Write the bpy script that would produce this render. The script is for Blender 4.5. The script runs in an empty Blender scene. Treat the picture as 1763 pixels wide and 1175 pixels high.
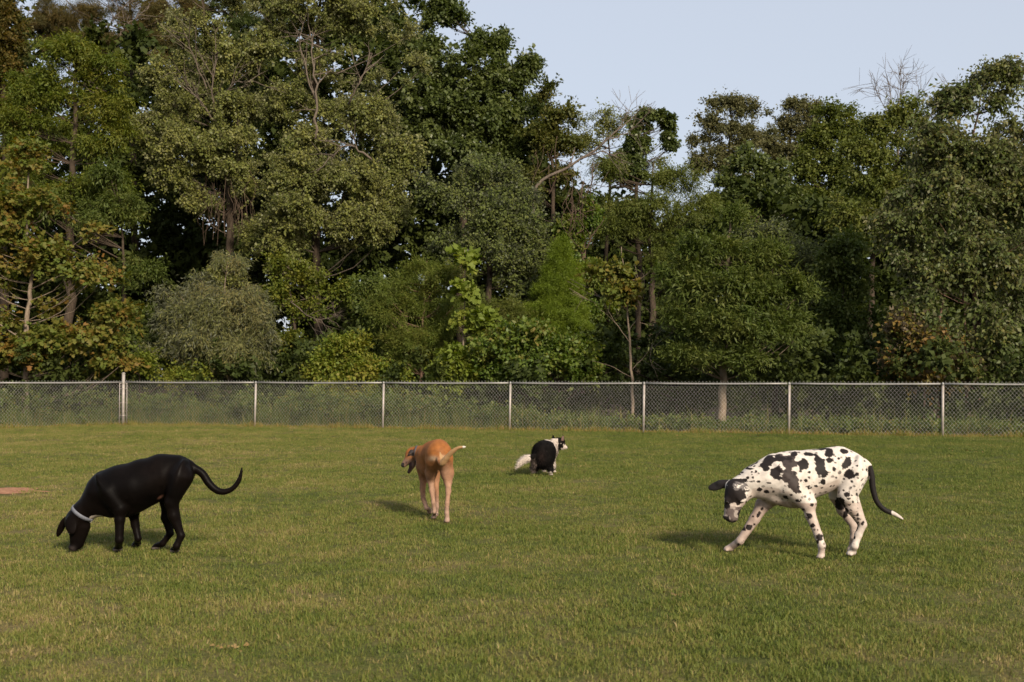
import bpy, math, random, time
import numpy as np
from mathutils import Vector, Matrix

T0 = time.time()
rad = math.radians
scene = bpy.context.scene
COL = scene.collection
rng = np.random.default_rng(7)

# ------------------------------------------------------------------ camera
F = 1959.0                 # focal length in photograph pixels (1763 wide) = 40 mm lens
CX, CY, EYE = 881.5, 587.5, 1.40
TH = math.atan(58.5 / F)   # slight upward pitch
cam_d = bpy.data.cameras.new('camera')
cam_d.sensor_width = 36.0
cam_d.lens = 40.0
cam_d.clip_end = 2000
cam_d.dof.use_dof = True
cam_d.dof.focus_distance = 13.5
cam_d.dof.aperture_fstop = 4.0
cam = bpy.data.objects.new('camera', cam_d)
cam.location = (0, 0, EYE)
cam.rotation_euler = (math.pi / 2 + TH, 0, 0)
COL.objects.link(cam)
scene.camera = cam

# ------------------------------------------------------------------ sky, sun, exposure
SUN_EL, SUN_AZ = rad(29), rad(153)      # azimuth clockwise from +Y: behind the camera, to the right
world = bpy.data.worlds.new('World')
scene.world = world
world.use_nodes = True
wn = world.node_tree
wn.nodes.clear()
w_out = wn.nodes.new('ShaderNodeOutputWorld')
w_bg = wn.nodes.new('ShaderNodeBackground')
w_sky = wn.nodes.new('ShaderNodeTexSky')
w_sky.sky_type = 'NISHITA'
w_sky.sun_disc = False
w_sky.sun_elevation = SUN_EL
w_sky.sun_rotation = SUN_AZ
w_sky.air_density = 1.0
w_sky.dust_density = 3.0
w_sky.ozone_density = 1.0
w_mix = wn.nodes.new('ShaderNodeMix')
w_mix.data_type = 'RGBA'
w_mix.inputs[0].default_value = 0.75            # thin even veil of high cloud
w_mix.inputs[7].default_value = (3.5, 3.7, 4.12, 1)
wn.links.new(w_sky.outputs[0], w_mix.inputs[6])
wn.links.new(w_mix.outputs[2], w_bg.inputs[0])
w_bg.inputs[1].default_value = 0.10
wn.links.new(w_bg.outputs[0], w_out.inputs[0])

sun_d = bpy.data.lights.new('sun', 'SUN')
sun_d.energy = 3.35
sun_d.angle = rad(8.0)
sun_d.color = (1.0, 0.88, 0.71)
sun = bpy.data.objects.new('sun', sun_d)
to_sun = Vector((math.sin(SUN_AZ) * math.cos(SUN_EL), math.cos(SUN_AZ) * math.cos(SUN_EL), math.sin(SUN_EL)))
sun.rotation_euler = (-to_sun).to_track_quat('-Z', 'Y').to_euler()
COL.objects.link(sun)

vs = scene.view_settings
vs.view_transform = 'Standard'
vs.look = 'None'
vs.exposure = 0.95
vs.gamma = 1.0
vs.use_curve_mapping = False
cy = scene.cycles
cy.max_bounces = 6
cy.diffuse_bounces = 3
cy.glossy_bounces = 2
cy.transmission_bounces = 3
cy.transparent_max_bounces = 4
cy.caustics_reflective = False
cy.caustics_refractive = False


# ------------------------------------------------------------------ helpers
def ray(px, py):
    x, y = (px - CX) / F, -(py - CY) / F
    return (x, math.cos(TH) - math.sin(TH) * y, math.sin(TH) + math.cos(TH) * y)


def at(px, py, Y):
    d = ray(px, py)
    t = Y / d[1]
    return np.array((d[0] * t, Y, EYE + d[2] * t))


def gnd(px, py):
    d = ray(px, py)
    t = -EYE / d[2]
    return np.array((d[0] * t, d[1] * t, 0.0))


def project(P):
    """world points (N,3) -> photograph pixels"""
    x = P[:, 0]
    y = P[:, 1]
    z = P[:, 2] - EYE
    f = y * math.cos(TH) + z * math.sin(TH)
    u = -y * math.sin(TH) + z * math.cos(TH)
    return CX + F * x / f, CY - F * u / f


def new_mesh(name, verts, faces_flat, counts, mat=None, parent=None, smooth=False):
    """one mesh object from numpy arrays; counts = corners of each face"""
    me = bpy.data.meshes.new(name)
    verts = np.ascontiguousarray(verts, dtype=np.float32)
    faces_flat = np.ascontiguousarray(faces_flat, dtype=np.int32)
    counts = np.ascontiguousarray(counts, dtype=np.int32)
    me.vertices.add(len(verts))
    me.vertices.foreach_set('co', verts.ravel())
    me.loops.add(len(faces_flat))
    me.loops.foreach_set('vertex_index', faces_flat)
    me.polygons.add(len(counts))
    st = np.zeros(len(counts), dtype=np.int32)
    st[1:] = np.cumsum(counts)[:-1]
    me.polygons.foreach_set('loop_start', st)
    if smooth:
        me.polygons.foreach_set('use_smooth', np.ones(len(counts), dtype=bool))
    me.update(calc_edges=True)
    if mat:
        me.materials.append(mat)
    o = bpy.data.objects.new(name, me)
    COL.objects.link(o)
    if parent is not None:
        o.parent = parent
        o.matrix_parent_inverse = Matrix.Translation(-Vector(parent.location))
    return o


def tag(o, label=None, cat=None, group=None, kind=None):
    if label:
        o['label'] = label
    if cat:
        o['category'] = cat
    if group:
        o['group'] = group
    if kind:
        o['kind'] = kind
    return o


def empty(name, loc):
    o = bpy.data.objects.new(name, None)
    o.location = Vector(loc)
    o.empty_display_size = 0.2
    COL.objects.link(o)
    return o


class MB:
    """collects tubes, boxes and loose faces into one mesh"""
    def __init__(self):
        self.v, self.f, self.c, self.n = [], [], [], 0

    def add(self, v, f):
        v = np.asarray(v, float)
        self.v.append(v)
        for q in f:
            self.f.extend([i + self.n for i in q])
            self.c.append(len(q))
        self.n += len(v)

    def tube(self, pts, radii, sides=6, cap=True, jitter=0.0):
        pts = np.asarray(pts, float)
        n = len(pts)
        radii = np.broadcast_to(np.asarray(radii, float), (n,))
        tan = np.gradient(pts, axis=0)
        tan /= np.linalg.norm(tan, axis=1)[:, None] + 1e-9
        ref = np.array((0.0, 0, 1)) if abs(tan[0][2]) < 0.9 else np.array((1.0, 0, 0))
        vs_ = []
        u = np.cross(tan[0], ref)
        u /= np.linalg.norm(u)
        for i in range(n):
            u = u - tan[i] * np.dot(u, tan[i])
            u /= np.linalg.norm(u) + 1e-9
            w = np.cross(tan[i], u)
            for k in range(sides):
                a = 2 * math.pi * k / sides
                rr = radii[i] * (1 + (jitter * math.sin(k * 2.4 + i * 1.7) if jitter else 0))
                vs_.append(pts[i] + rr * (math.cos(a) * u + math.sin(a) * w))
        fs = []
        for i in range(n - 1):
            for k in range(sides):
                a, b = i * sides + k, i * sides + (k + 1) % sides
                fs.append((a, b, b + sides, a + sides))
        if cap:
            fs.append(tuple(range(sides - 1, -1, -1)))
            fs.append(tuple(range((n - 1) * sides, n * sides)))
        self.add(vs_, fs)

    def box(self, c, s):
        c, s = np.asarray(c, float), np.asarray(s, float) / 2
        v = [c + s * np.array((x, y, z)) for x in (-1, 1) for y in (-1, 1) for z in (-1, 1)]
        self.add(v, [(0, 1, 3, 2), (4, 6, 7, 5), (0, 4, 5, 1), (2, 3, 7, 6), (0, 2, 6, 4), (1, 5, 7, 3)])

    def build(self, name, mat, parent=None, smooth=False):
        return new_mesh(name, np.concatenate(self.v), self.f, self.c, mat, parent, smooth)


def spline(pts, n):
    """Catmull-Rom through pts (k,d), n samples"""
    p = np.asarray(pts, float)
    if len(p) == 2:
        t = np.linspace(0, 1, n)[:, None]
        return p[0] * (1 - t) + p[1] * t
    q = np.vstack([2 * p[0] - p[1], p, 2 * p[-1] - p[-2]])
    out = []
    for s in np.linspace(0, len(p) - 1 - 1e-6, n):
        i = int(s)
        t = s - i
        a, b, c, d = q[i], q[i + 1], q[i + 2], q[i + 3]
        out.append(0.5 * ((2 * b) + (-a + c) * t + (2 * a - 5 * b + 4 * c - d) * t * t + (-a + 3 * b - 3 * c + d) * t ** 3))
    return np.array(out)


def vnoise(P, scale, seed):
    """cheap smooth value noise on points"""
    g = np.random.default_rng(seed)
    out = np.zeros(len(P))
    for _ in range(14):
        k = g.normal(0, 1, 3) * scale
        out += np.sin(P @ k + g.uniform(0, 6.283))
    return out / math.sqrt(14)


def unit(v):
    return v / (np.linalg.norm(v, axis=-1, keepdims=True) + 1e-9)


# ------------------------------------------------------------------ materials
def nodes_of(name):
    m = bpy.data.materials.new(name)
    m.use_nodes = True
    nt = m.node_tree
    nt.nodes.clear()
    out = nt.nodes.new('ShaderNodeOutputMaterial')
    return m, nt, out


def ramp(nt, stops):
    r = nt.nodes.new('ShaderNodeValToRGB')
    e = r.color_ramp.elements
    while len(e) < len(stops):
        e.new(0.5)
    for i, (p, c) in enumerate(stops):
        e[i].position = p
        e[i].color = (*c, 1)
    return r


def leaf_material(name, cols, trans=0.36, rough=0.55, spec=0.2, under=None, inst=True):
    """per-leaf colour from the 'tint' attribute; leaf undersides may be paler"""
    m, nt, out = nodes_of(name)
    L = nt.links.new
    a = nt.nodes.new('ShaderNodeAttribute')
    a.attribute_name = 'tint'
    k = len(cols)
    cols = [(c[0] * 1.42, c[1] * 1.40, c[2] * 0.98) for c in cols]
    r = ramp(nt, [(i / (k - 1), c) for i, c in enumerate(cols)])
    if inst:
        c_ = nt.nodes.new('ShaderNodeAttribute')
        c_.attribute_type = 'INSTANCER'
        c_.attribute_name = 'ctint'
        mxt = nt.nodes.new('ShaderNodeMix')
        mxt.inputs[0].default_value = 0.45
        L(a.outputs['Fac'], mxt.inputs[2])
        L(c_.outputs['Fac'], mxt.inputs[3])
        L(mxt.outputs[0], r.inputs[0])
    else:
        L(a.outputs['Fac'], r.inputs[0])
    colr = r.outputs[0]
    if under:
        g = nt.nodes.new('ShaderNodeNewGeometry')
        mx = nt.nodes.new('ShaderNodeMix')
        mx.data_type = 'RGBA'
        L(g.outputs['Backfacing'], mx.inputs[0])
        L(colr, mx.inputs[6])
        mx.inputs[7].default_value = (*under, 1)
        colr = mx.outputs[2]
    p = nt.nodes.new('ShaderNodeBsdfPrincipled')
    p.inputs['Roughness'].default_value = rough
    p.inputs['Specular IOR Level'].default_value = spec
    L(colr, p.inputs['Base Color'])
    t = nt.nodes.new('ShaderNodeBsdfTranslucent')
    hs = nt.nodes.new('ShaderNodeHueSaturation')
    hs.inputs['Saturation'].default_value = 1.15
    hs.inputs['Value'].default_value = 1.3
    L(colr, hs.inputs['Color'])
    L(hs.outputs[0], t.inputs[0])
    ms = nt.nodes.new('ShaderNodeMixShader')
    ms.inputs[0].default_value = trans
    L(p.outputs[0], ms.inputs[1])
    L(t.outputs[0], ms.inputs[2])
    L(ms.outputs[0], out.inputs[0])
    return m


def bark_material(name, c1, c2, scale=6.0):
    m, nt, out = nodes_of(name)
    L = nt.links.new
    tc = nt.nodes.new('ShaderNodeNewGeometry')
    mp = nt.nodes.new('ShaderNodeMapping')
    mp.inputs['Scale'].default_value = (1, 1, 0.22)
    L(tc.outputs['Position'], mp.inputs[0])
    n = nt.nodes.new('ShaderNodeTexNoise')
    n.inputs['Scale'].default_value = scale * 4
    n.inputs['Detail'].default_value = 6
    n.inputs['Roughness'].default_value = 0.7
    L(mp.outputs[0], n.inputs['Vector'])
    r = ramp(nt, [(0.3, c1), (0.7, c2)])
    L(n.outputs[0], r.inputs[0])
    p = nt.nodes.new('ShaderNodeBsdfPrincipled')
    p.inputs['Roughness'].default_value = 0.9
    p.inputs['Specular IOR Level'].default_value = 0.1
    L(r.outputs[0], p.inputs['Base Color'])
    b = nt.nodes.new('ShaderNodeBump')
    b.inputs['Strength'].default_value = 0.6
    b.inputs['Distance'].default_value = 0.03
    L(n.outputs[0], b.inputs['Height'])
    L(b.outputs[0], p.inputs['Normal'])
    L(p.outputs[0], out.inputs[0])
    return m


BARK = bark_material('bark_brown', (0.028, 0.021, 0.015), (0.085, 0.062, 0.044))
BARK_PALE = bark_material('bark_pale', (0.11, 0.082, 0.06), (0.27, 0.21, 0.155))
BARK_RED = bark_material('bark_reddish', (0.12, 0.07, 0.05), (0.28, 0.18, 0.13))
BARK_DEAD = bark_material('bark_dead', (0.06, 0.046, 0.036), (0.17, 0.135, 0.105))
VINE = bark_material('vine_brown', (0.05, 0.034, 0.024), (0.12, 0.082, 0.058), 12)

# grass: patches of green, olive and straw by place, plus per-tuft variety
def grass_colour(nt, blade=True):
    L = nt.links.new
    g = nt.nodes.new('ShaderNodeNewGeometry')
    n1 = nt.nodes.new('ShaderNodeTexNoise')
    n1.inputs['Scale'].default_value = 0.55
    n1.inputs['Detail'].default_value = 5
    n1.inputs['Roughness'].default_value = 0.65
    L(g.outputs['Position'], n1.inputs['Vector'])
    n2 = nt.nodes.new('ShaderNodeTexNoise')
    n2.inputs['Scale'].default_value = 3.2
    n2.inputs['Detail'].default_value = 4
    n2.inputs['Roughness'].default_value = 0.7
    L(g.outputs['Position'], n2.inputs['Vector'])
    # the right of the field is greener, the left and the foreground drier
    sx = nt.nodes.new('ShaderNodeSeparateXYZ')
    L(g.outputs['Position'], sx.inputs[0])
    mr = nt.nodes.new('ShaderNodeMapRange')
    mr.inputs[1].default_value = -5
    mr.inputs[2].default_value = 5
    mr.inputs[3].default_value = 0.05
    mr.inputs[4].default_value = -0.06
    L(sx.outputs[0], mr.inputs[0])
    mr2 = nt.nodes.new('ShaderNodeMapRange')
    mr2.inputs[1].default_value = 5
    mr2.inputs[2].default_value = 16
    mr2.inputs[3].default_value = 0.03
    mr2.inputs[4].default_value = 0.0
    L(sx.outputs[1], mr2.inputs[0])

    def math_(op, a, b):
        m = nt.nodes.new('ShaderNodeMath')
        m.operation = op
        for i, s in enumerate((a, b)):
            if isinstance(s, (int, float)):
                m.inputs[i].default_value = s
            else:
                L(s, m.inputs[i])
        return m.outputs[0]
    s = math_('ADD', math_('MULTIPLY', n1.outputs[0], 0.55), math_('MULTIPLY', n2.outputs[0], 0.45))
    s = math_('ADD', s, math_('ADD', mr.outputs[0], mr2.outputs[0]))
    if blade:
        oi = nt.nodes.new('ShaderNodeAttribute')
        oi.attribute_type = 'INSTANCER'
        oi.attribute_name = 'ctint'
        at_ = nt.nodes.new('ShaderNodeAttribute')
        at_.attribute_name = 'tint'
        s = math_('ADD', s, math_('MULTIPLY', math_('SUBTRACT', at_.outputs['Fac'], 0.5), 0.36))
        s = math_('ADD', s, math_('MULTIPLY', math_('SUBTRACT', oi.outputs['Fac'], 0.5), 0.12))
    return s


def grass_blade_material():
    m, nt, out = nodes_of('grass_blade')
    L = nt.links.new
    s = grass_colour(nt, True)
    r = ramp(nt, [(0.28, (0.062, 0.090, 0.014)), (0.45, (0.116, 0.142, 0.026)), (0.60, (0.170, 0.164, 0.040)),
                  (0.72, (0.25, 0.195, 0.075)), (0.86, (0.38, 0.28, 0.15))])
    L(s, r.inputs[0])
    p = nt.nodes.new('ShaderNodeBsdfPrincipled')
    p.inputs['Roughness'].default_value = 0.55
    p.inputs['Specular IOR Level'].default_value = 0.2
    L(r.outputs[0], p.inputs['Base Color'])
    t = nt.nodes.new('ShaderNodeBsdfTranslucent')
    L(r.outputs[0], t.inputs[0])
    ms = nt.nodes.new('ShaderNodeMixShader')
    ms.inputs[0].default_value = 0.3
    L(p.outputs[0], ms.inputs[1])
    L(t.outputs[0], ms.inputs[2])
    L(ms.outputs[0], out.inputs[0])
    return m


def turf_material():
    """soil and thatch under the blades, bare red clay where the turf is worn through"""
    m, nt, out = nodes_of('turf')
    L = nt.links.new
    s = grass_colour(nt, False)
    r = ramp(nt, [(0.30, (0.035, 0.05, 0.013)), (0.50, (0.075, 0.078, 0.024)), (0.66, (0.14, 0.105, 0.05))])
    L(s, r.inputs[0])
    g = nt.nodes.new('ShaderNodeNewGeometry')
    n = nt.nodes.new('ShaderNodeTexNoise')
    n.inputs['Scale'].default_value = 40
    n.inputs['Detail'].default_value = 6
    L(g.outputs['Position'], n.inputs['Vector'])
    mx = nt.nodes.new('ShaderNodeMix')
    mx.data_type = 'RGBA'
    mx.blend_type = 'OVERLAY'
    mx.inputs[0].default_value = 0.6
    L(r.outputs[0], mx.inputs[6])
    L(n.outputs[0], mx.inputs[7])
    p = nt.nodes.new('ShaderNodeBsdfPrincipled')
    p.inputs['Roughness'].default_value = 0.95
    p.inputs['Specular IOR Level'].default_value = 0.05
    L(mx.outputs[2], p.inputs['Base Color'])
    b = nt.nodes.new('ShaderNodeBump')
    b.inputs['Strength'].default_value = 0.8
    b.inputs['Distance'].default_value = 0.02
    L(n.outputs[0], b.inputs['Height'])
    L(b.outputs[0], p.inputs['Normal'])
    L(p.outputs[0], out.inputs[0])
    return m


def simple_noise_material(name, c1, c2, scale, rough=0.9, metal=0.0, bump=0.0, spec=0.3):
    m, nt, out = nodes_of(name)
    L = nt.links.new
    g = nt.nodes.new('ShaderNodeNewGeometry')
    n = nt.nodes.new('ShaderNodeTexNoise')
    n.inputs['Scale'].default_value = scale
    n.inputs['Detail'].default_value = 6
    n.inputs['Roughness'].default_value = 0.65
    L(g.outputs['Position'], n.inputs['Vector'])
    r = ramp(nt, [(0.32, c1), (0.68, c2)])
    L(n.outputs[0], r.inputs[0])
    p = nt.nodes.new('ShaderNodeBsdfPrincipled')
    p.inputs['Roughness'].default_value = rough
    p.inputs['Metallic'].default_value = metal
    p.inputs['Specular IOR Level'].default_value = spec
    L(r.outputs[0], p.inputs['Base Color'])
    if bump:
        b = nt.nodes.new('ShaderNodeBump')
        b.inputs['Strength'].default_value = 0.7
        b.inputs['Distance'].default_value = bump
        L(n.outputs[0], b.inputs['Height'])
        L(b.outputs[0], p.inputs['Normal'])
    L(p.outputs[0], out.inputs[0])
    return m


TURF = turf_material()
BLADE = grass_blade_material()
CLAY = simple_noise_material('red_clay', (0.20, 0.085, 0.042), (0.36, 0.185, 0.10), 14, bump=0.02)
LITTER = simple_noise_material('leaf_litter', (0.035, 0.026, 0.016), (0.10, 0.066, 0.038), 9, bump=0.03)
STEEL = simple_noise_material('galvanised_steel', (0.19, 0.18, 0.17), (0.27, 0.26, 0.24), 30, rough=0.5, metal=0.3, spec=0.4)
STEEL_POST = simple_noise_material('galvanised_post', (0.24, 0.215, 0.19), (0.36, 0.32, 0.285), 12, rough=0.55, metal=0.2, spec=0.4)
WIRE = simple_noise_material('chain_wire', (0.32, 0.31, 0.275), (0.42, 0.405, 0.37), 6, rough=0.6, metal=0.2, spec=0.4)

# ------------------------------------------------------------------ ground
def build_ground():
    # one sheet to the horizon; finer and gently uneven inside the park
    xs = np.concatenate([[-900, -300, -120, -60], np.linspace(-34, 34, 86), [60, 120, 300, 900]])
    ys = np.concatenate([[-600, -150, -40, -12], np.linspace(-4, 70, 94), [120, 250, 500, 1200]])
    X, Y = np.meshgrid(xs, ys)
    Z = -0.012 + 0.010 * np.sin(X * 1.3 + 0.6 * Y) * np.cos(Y * 1.1 - 0.4 * X)
    v = np.stack([X, Y, Z], -1).reshape(-1, 3)
    nx, ny = len(xs), len(ys)
    i = np.arange(nx - 1)[None, :] + nx * np.arange(ny - 1)[:, None]
    f = np.stack([i, i + 1, i + 1 + nx, i + nx], -1).reshape(-1, 4)
    o = new_mesh('ground', v, f.ravel(), np.full(len(f), 4), TURF, smooth=True)
    tag(o, kind='structure')


build_ground()


def ground_patch(name, centre, rx, ry, mat, z, n=40, wob=0.35, seed=1):
    """irregular sheet lying a little above the turf"""
    r = random.Random(seed)
    ph = [r.uniform(0, 6.3) for _ in range(6)]
    v = [(centre[0], centre[1], z)]
    for ring in (0.5, 1.0):
        for k in range(n):
            a = 2 * math.pi * k / n
            w = 1 + wob * (0.5 * math.sin(2 * a + ph[0]) + 0.35 * math.sin(5 * a + ph[1]) + 0.3 * math.sin(9 * a + ph[2]) + 0.2 * math.sin(17 * a + ph[3]))
            v.append((centre[0] + ring * rx * w * math.cos(a), centre[1] + ring * ry * w * math.sin(a), z - (0.01 if ring == 1 else 0)))
    f, c = [], []
    for k in range(n):
        f += [0, 1 + k, 1 + (k + 1) % n]
        c.append(3)
        f += [1 + k, 1 + n + k, 1 + n + (k + 1) % n, 1 + (k + 1) % n]
        c.append(4)
    o = new_mesh(name, np.array(v), f, c, mat)
    tag(o, kind='structure')
    return o


PATCHES = []   # (x, y, rx, ry) where no turf grows
p = gnd(22, 843)
p = p + np.array((-0.3, -0.1, 0))
ground_patch('bare_clay', p, 0.60, 0.50, CLAY, 0.004, seed=3, wob=0.45)
PATCHES.append((p[0], p[1], 0.55, 0.46))

# ------------------------------------------------------------------ fence line
def fence_xy(px):
    s = 63 + 0.01015 * (px - 440)
    Y = F / s
    return np.array(((px - CX) / F * Y, Y))


POST_PX = [440, 660, 878, 1108, 1358, 1622, 1900, 2190]
CORNER = fence_xy(213)
LEFT1 = np.array((-13.45, 29.75))
LEFT2 = LEFT1 + (LEFT1 - CORNER) / np.linalg.norm(LEFT1 - CORNER) * 3.3
LINE = [LEFT2, LEFT1, CORNER] + [fence_xy(p) for p in POST_PX]


def fence_y(x):
    """depth of the fence line at a given x"""
    pts = LINE
    for a, b in zip(pts[:-1], pts[1:]):
        if a[0] <= x <= b[0]:
            t = (x - a[0]) / (b[0] - a[0])
            return a[1] + t * (b[1] - a[1])
    return pts[0][1] if x < pts[0][0] else pts[-1][1]


FX = np.array([p[0] for p in LINE])
FY = np.array([p[1] for p in LINE])


def build_fence():
    root = empty('chain_link_fence', (*LINE[4], 0))
    tag(root, 'galvanised chain-link fence with steel posts and top rail across the back of the lawn', 'fence')
    for i, p in enumerate(LINE):
        m = MB()
        if i == 2:
            m.tube([(p[0], p[1], -0.1), (p[0], p[1], 1.43)], 0.045, 12)
            o = m.build('post', STEEL_POST, root, True)
            o['label'] = 'thicker terminal post at the fence corner'
            c = MB()
            c.tube([(p[0], p[1], 1.43), (p[0], p[1], 1.455), (p[0], p[1], 1.475)], [0.05, 0.05, 0.02], 12)
            c.build('cap', STEEL_POST, o, True)
            for z in (0.25, 0.62, 1.02, 1.16):
                b = MB()
                b.tube([(p[0], p[1], z - 0.015), (p[0], p[1], z + 0.015)], 0.052, 12)
                for q in (LINE[1], LINE[3]):
                    d = (q - p) / np.linalg.norm(q - p)
                    b.tube([(*(p + d * 0.04), z), (*(p + d * 0.13), z)], 0.011, 6)
                b.build('tension_band', STEEL_POST, o, True)
            for q in (LINE[1], LINE[3]):
                d = (q - p) / np.linalg.norm(q - p)
                b = MB()
                e = p + d * 0.115
                b.tube([(*e, 0.03), (*e, 1.2)], 0.012, 6)
                b.build('tension_bar', STEEL_POST, o, True)
        else:
            lean = 0.012 if i > 2 else 0
            m.tube([(p[0] - lean, p[1], -0.1), (p[0] + lean, p[1], 1.17)], 0.030, 10)
            o = m.build('post', STEEL_POST, root, True)
            c = MB()
            c.tube([(p[0] + lean, p[1], 1.165), (p[0] + lean, p[1], 1.2), (p[0] + lean, p[1], 1.235)], [0.036, 0.034, 0.012], 10)
            c.build('cap', STEEL, o, True)
    D = 0.0855
    for a, b in zip(LINE[:-1], LINE[1:]):
        ln = np.linalg.norm(b - a)
        d = (b - a) / ln
        nrm = np.array((-d[1], d[0]))       # away from the camera
        r = MB()
        pts = []
        for t in np.linspace(0.012, 0.988, 7):
            q = a + d * ln * t
            pts.append((q[0], q[1], 1.195 - 0.012 * math.sin(math.pi * t)))
        r.tube(pts, 0.0225, 8)
        r.build('top_rail', STEEL, root, True)
        w = MB()
        zt, zb = 1.25, 0.03
        H = zt - zb
        off = a + nrm * 0.036
        HX = H * 0.855
        n = int((ln + HX) / D)
        for fam in (1, -1):
            for k in range(n + 1):
                s0 = k * D - (HX if fam == 1 else 0)
                s1 = s0 + HX if fam == 1 else s0 - HX
                z0, z1 = zb, zt
                # clip to the bay
                lo, hi = 0.03, ln - 0.03
                t0, t1 = 0.0, 1.0
                ds = s1 - s0
                ta, tb = (lo - s0) / ds, (hi - s0) / ds
                if ta > tb:
                    ta, tb = tb, ta
                t0, t1 = max(t0, ta), min(t1, tb)
                if t1 - t0 < 0.02:
                    continue
                A = off + d * (s0 + ds * t0) + nrm * 0.003 * fam
                B = off + d * (s0 + ds * t1) + nrm * 0.003 * fam
                w.tube([(*A, z0 + H * t0), (*B, z0 + H * t1)], 0.00185, 4, cap=False)
        o = w.build('wire_mesh', WIRE, root)
        o['kind'] = 'stuff'


build_fence()

# ------------------------------------------------------------------ lawn blades
def tuft_variant(n, r, hmin, hmax, w, seed, lean=0.6):
    """one tuft of turf: verts, corner list, corner counts, tint of each face"""
    g = np.random.default_rng(seed)
    ang = g.uniform(0, 2 * np.pi, n)
    rr = r * np.sqrt(g.uniform(0, 1, n))
    base = np.stack([rr * np.cos(ang), rr * np.sin(ang), np.full(n, -0.012)], -1)
    h = g.uniform(hmin, hmax, n) * (0.6 + 0.4 * g.uniform(0, 1, n))
    la = g.uniform(0, 2 * np.pi, n)
    ld = np.stack([np.cos(la), np.sin(la), np.zeros(n)], -1)
    le = np.abs(g.normal(0, lean, n))[:, None]
    fa = g.uniform(0, 2 * np.pi, n)
    s = np.stack([np.cos(fa), np.sin(fa), np.zeros(n)], -1) * (w * g.uniform(0.6, 1.3, n))[:, None] / 2
    up = np.array((0, 0, 1.0))
    d1 = unit(up + ld * le * 0.6)
    d2 = unit(up + ld * le * 2.2)
    mid = base + d1 * h[:, None] * 0.55
    tip = mid + d2 * h[:, None] * 0.5
    v = np.stack([base - s, base + s, mid + s * 0.8, mid - s * 0.8, tip], 1).reshape(-1, 3)
    i = np.arange(n)[:, None] * 5
    flat = np.concatenate([i + np.array([0, 1, 2, 3]), i + np.array([3, 2, 4])], 1).ravel()
    tint = np.repeat(np.clip(g.normal(0.5, 0.26, n), 0, 1), 2)
    return v, flat, np.tile([4, 3], n), tint


def scatter_object(name, variants, pts, rot, scl, idx, ctint, mat, parent=None, origin=(0, 0, 0)):
    """one object: its own mesh holds the sprig variants and the growing points, its nodes set the sprigs on the points"""
    org = np.array(origin, float)
    vs_, fl, ct, ti, var = [], [], [], [], []
    n0 = 0
    for k, (v, f, c, t) in enumerate(variants):
        vs_.append(v)
        fl.append(np.asarray(f) + n0)
        ct.append(c)
        ti.append(t)
        var.append(np.full(len(v), k))
        n0 += len(v)
    m = len(pts)
    vs_.append(pts - org)
    var.append(np.full(m, -1))
    o = new_mesh(name, np.concatenate(vs_), np.concatenate(fl), np.concatenate(ct), mat)
    me = o.data
    me.attributes.new('tint', 'FLOAT', 'FACE').data.foreach_set('value', np.concatenate(ti).astype(np.float32))
    me.attributes.new('variant', 'INT', 'POINT').data.foreach_set('value', np.concatenate(var).astype(np.int32))

    def pad(a, w=None):
        z = np.zeros((n0,) if w is None else (n0, w))
        return np.concatenate([z, a]).astype(np.float32)
    me.attributes.new('rot', 'FLOAT_VECTOR', 'POINT').data.foreach_set('vector', pad(rot, 3).ravel())
    me.attributes.new('scl', 'FLOAT', 'POINT').data.foreach_set('value', pad(scl))
    me.attributes.new('ctint', 'FLOAT', 'POINT').data.foreach_set('value', pad(ctint))
    me.attributes.new('idx', 'INT', 'POINT').data.foreach_set('value', np.concatenate([np.zeros(n0), idx]).astype(np.int32))
    o.location = Vector(org)
    if parent is not None:
        o.parent = parent
        o.matrix_parent_inverse = Matrix.Translation(-Vector(parent.location))
    md = o.modifiers.new('scatter', 'NODES')
    md.node_group = scatter_nodes(len(variants))
    return o


_SCATTER = {}


def scatter_nodes(nv):
    if nv in _SCATTER:
        return _SCATTER[nv]
    ng = bpy.data.node_groups.new('scatter_sprigs', 'GeometryNodeTree')
    ng.interface.new_socket('Geometry', in_out='INPUT', socket_type='NodeSocketGeometry')
    ng.interface.new_socket('Geometry', in_out='OUTPUT', socket_type='NodeSocketGeometry')
    gi = ng.nodes.new('NodeGroupInput')
    go = ng.nodes.new('NodeGroupOutput')
    L = ng.links.new

    def attr(nm, dt):
        n = ng.nodes.new('GeometryNodeInputNamedAttribute')
        n.data_type = dt
        n.inputs['Name'].default_value = nm
        return [q for q in n.outputs if q.enabled and q.name == 'Attribute'][0]

    def pick(k):
        c = ng.nodes.new('FunctionNodeCompare')
        c.data_type = 'INT'
        c.operation = 'EQUAL'
        ins = [q for q in c.inputs if q.enabled]
        L(attr('variant', 'INT'), ins[0])
        ins[1].default_value = k
        sg = ng.nodes.new('GeometryNodeSeparateGeometry')
        sg.domain = 'POINT'
        L(gi.outputs[0], sg.inputs['Geometry'])
        L([q for q in c.outputs if q.enabled][0], sg.inputs['Selection'])
        return sg.outputs[0]
    g2i = ng.nodes.new('GeometryNodeGeometryToInstance')
    for k in range(nv):
        L(pick(k), g2i.inputs[0])
    ip = ng.nodes.new('GeometryNodeInstanceOnPoints')
    ip.inputs['Pick Instance'].default_value = True
    L(pick(-1), ip.inputs['Points'])
    L(g2i.outputs[0], ip.inputs['Instance'])
    L(attr('idx', 'INT'), ip.inputs['Instance Index'])
    L(attr('rot', 'FLOAT_VECTOR'), ip.inputs['Rotation'])
    L(attr('scl', 'FLOAT'), ip.inputs['Scale'])
    L(ip.outputs[0], go.inputs[0])
    _SCATTER[nv] = ng
    return ng


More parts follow.
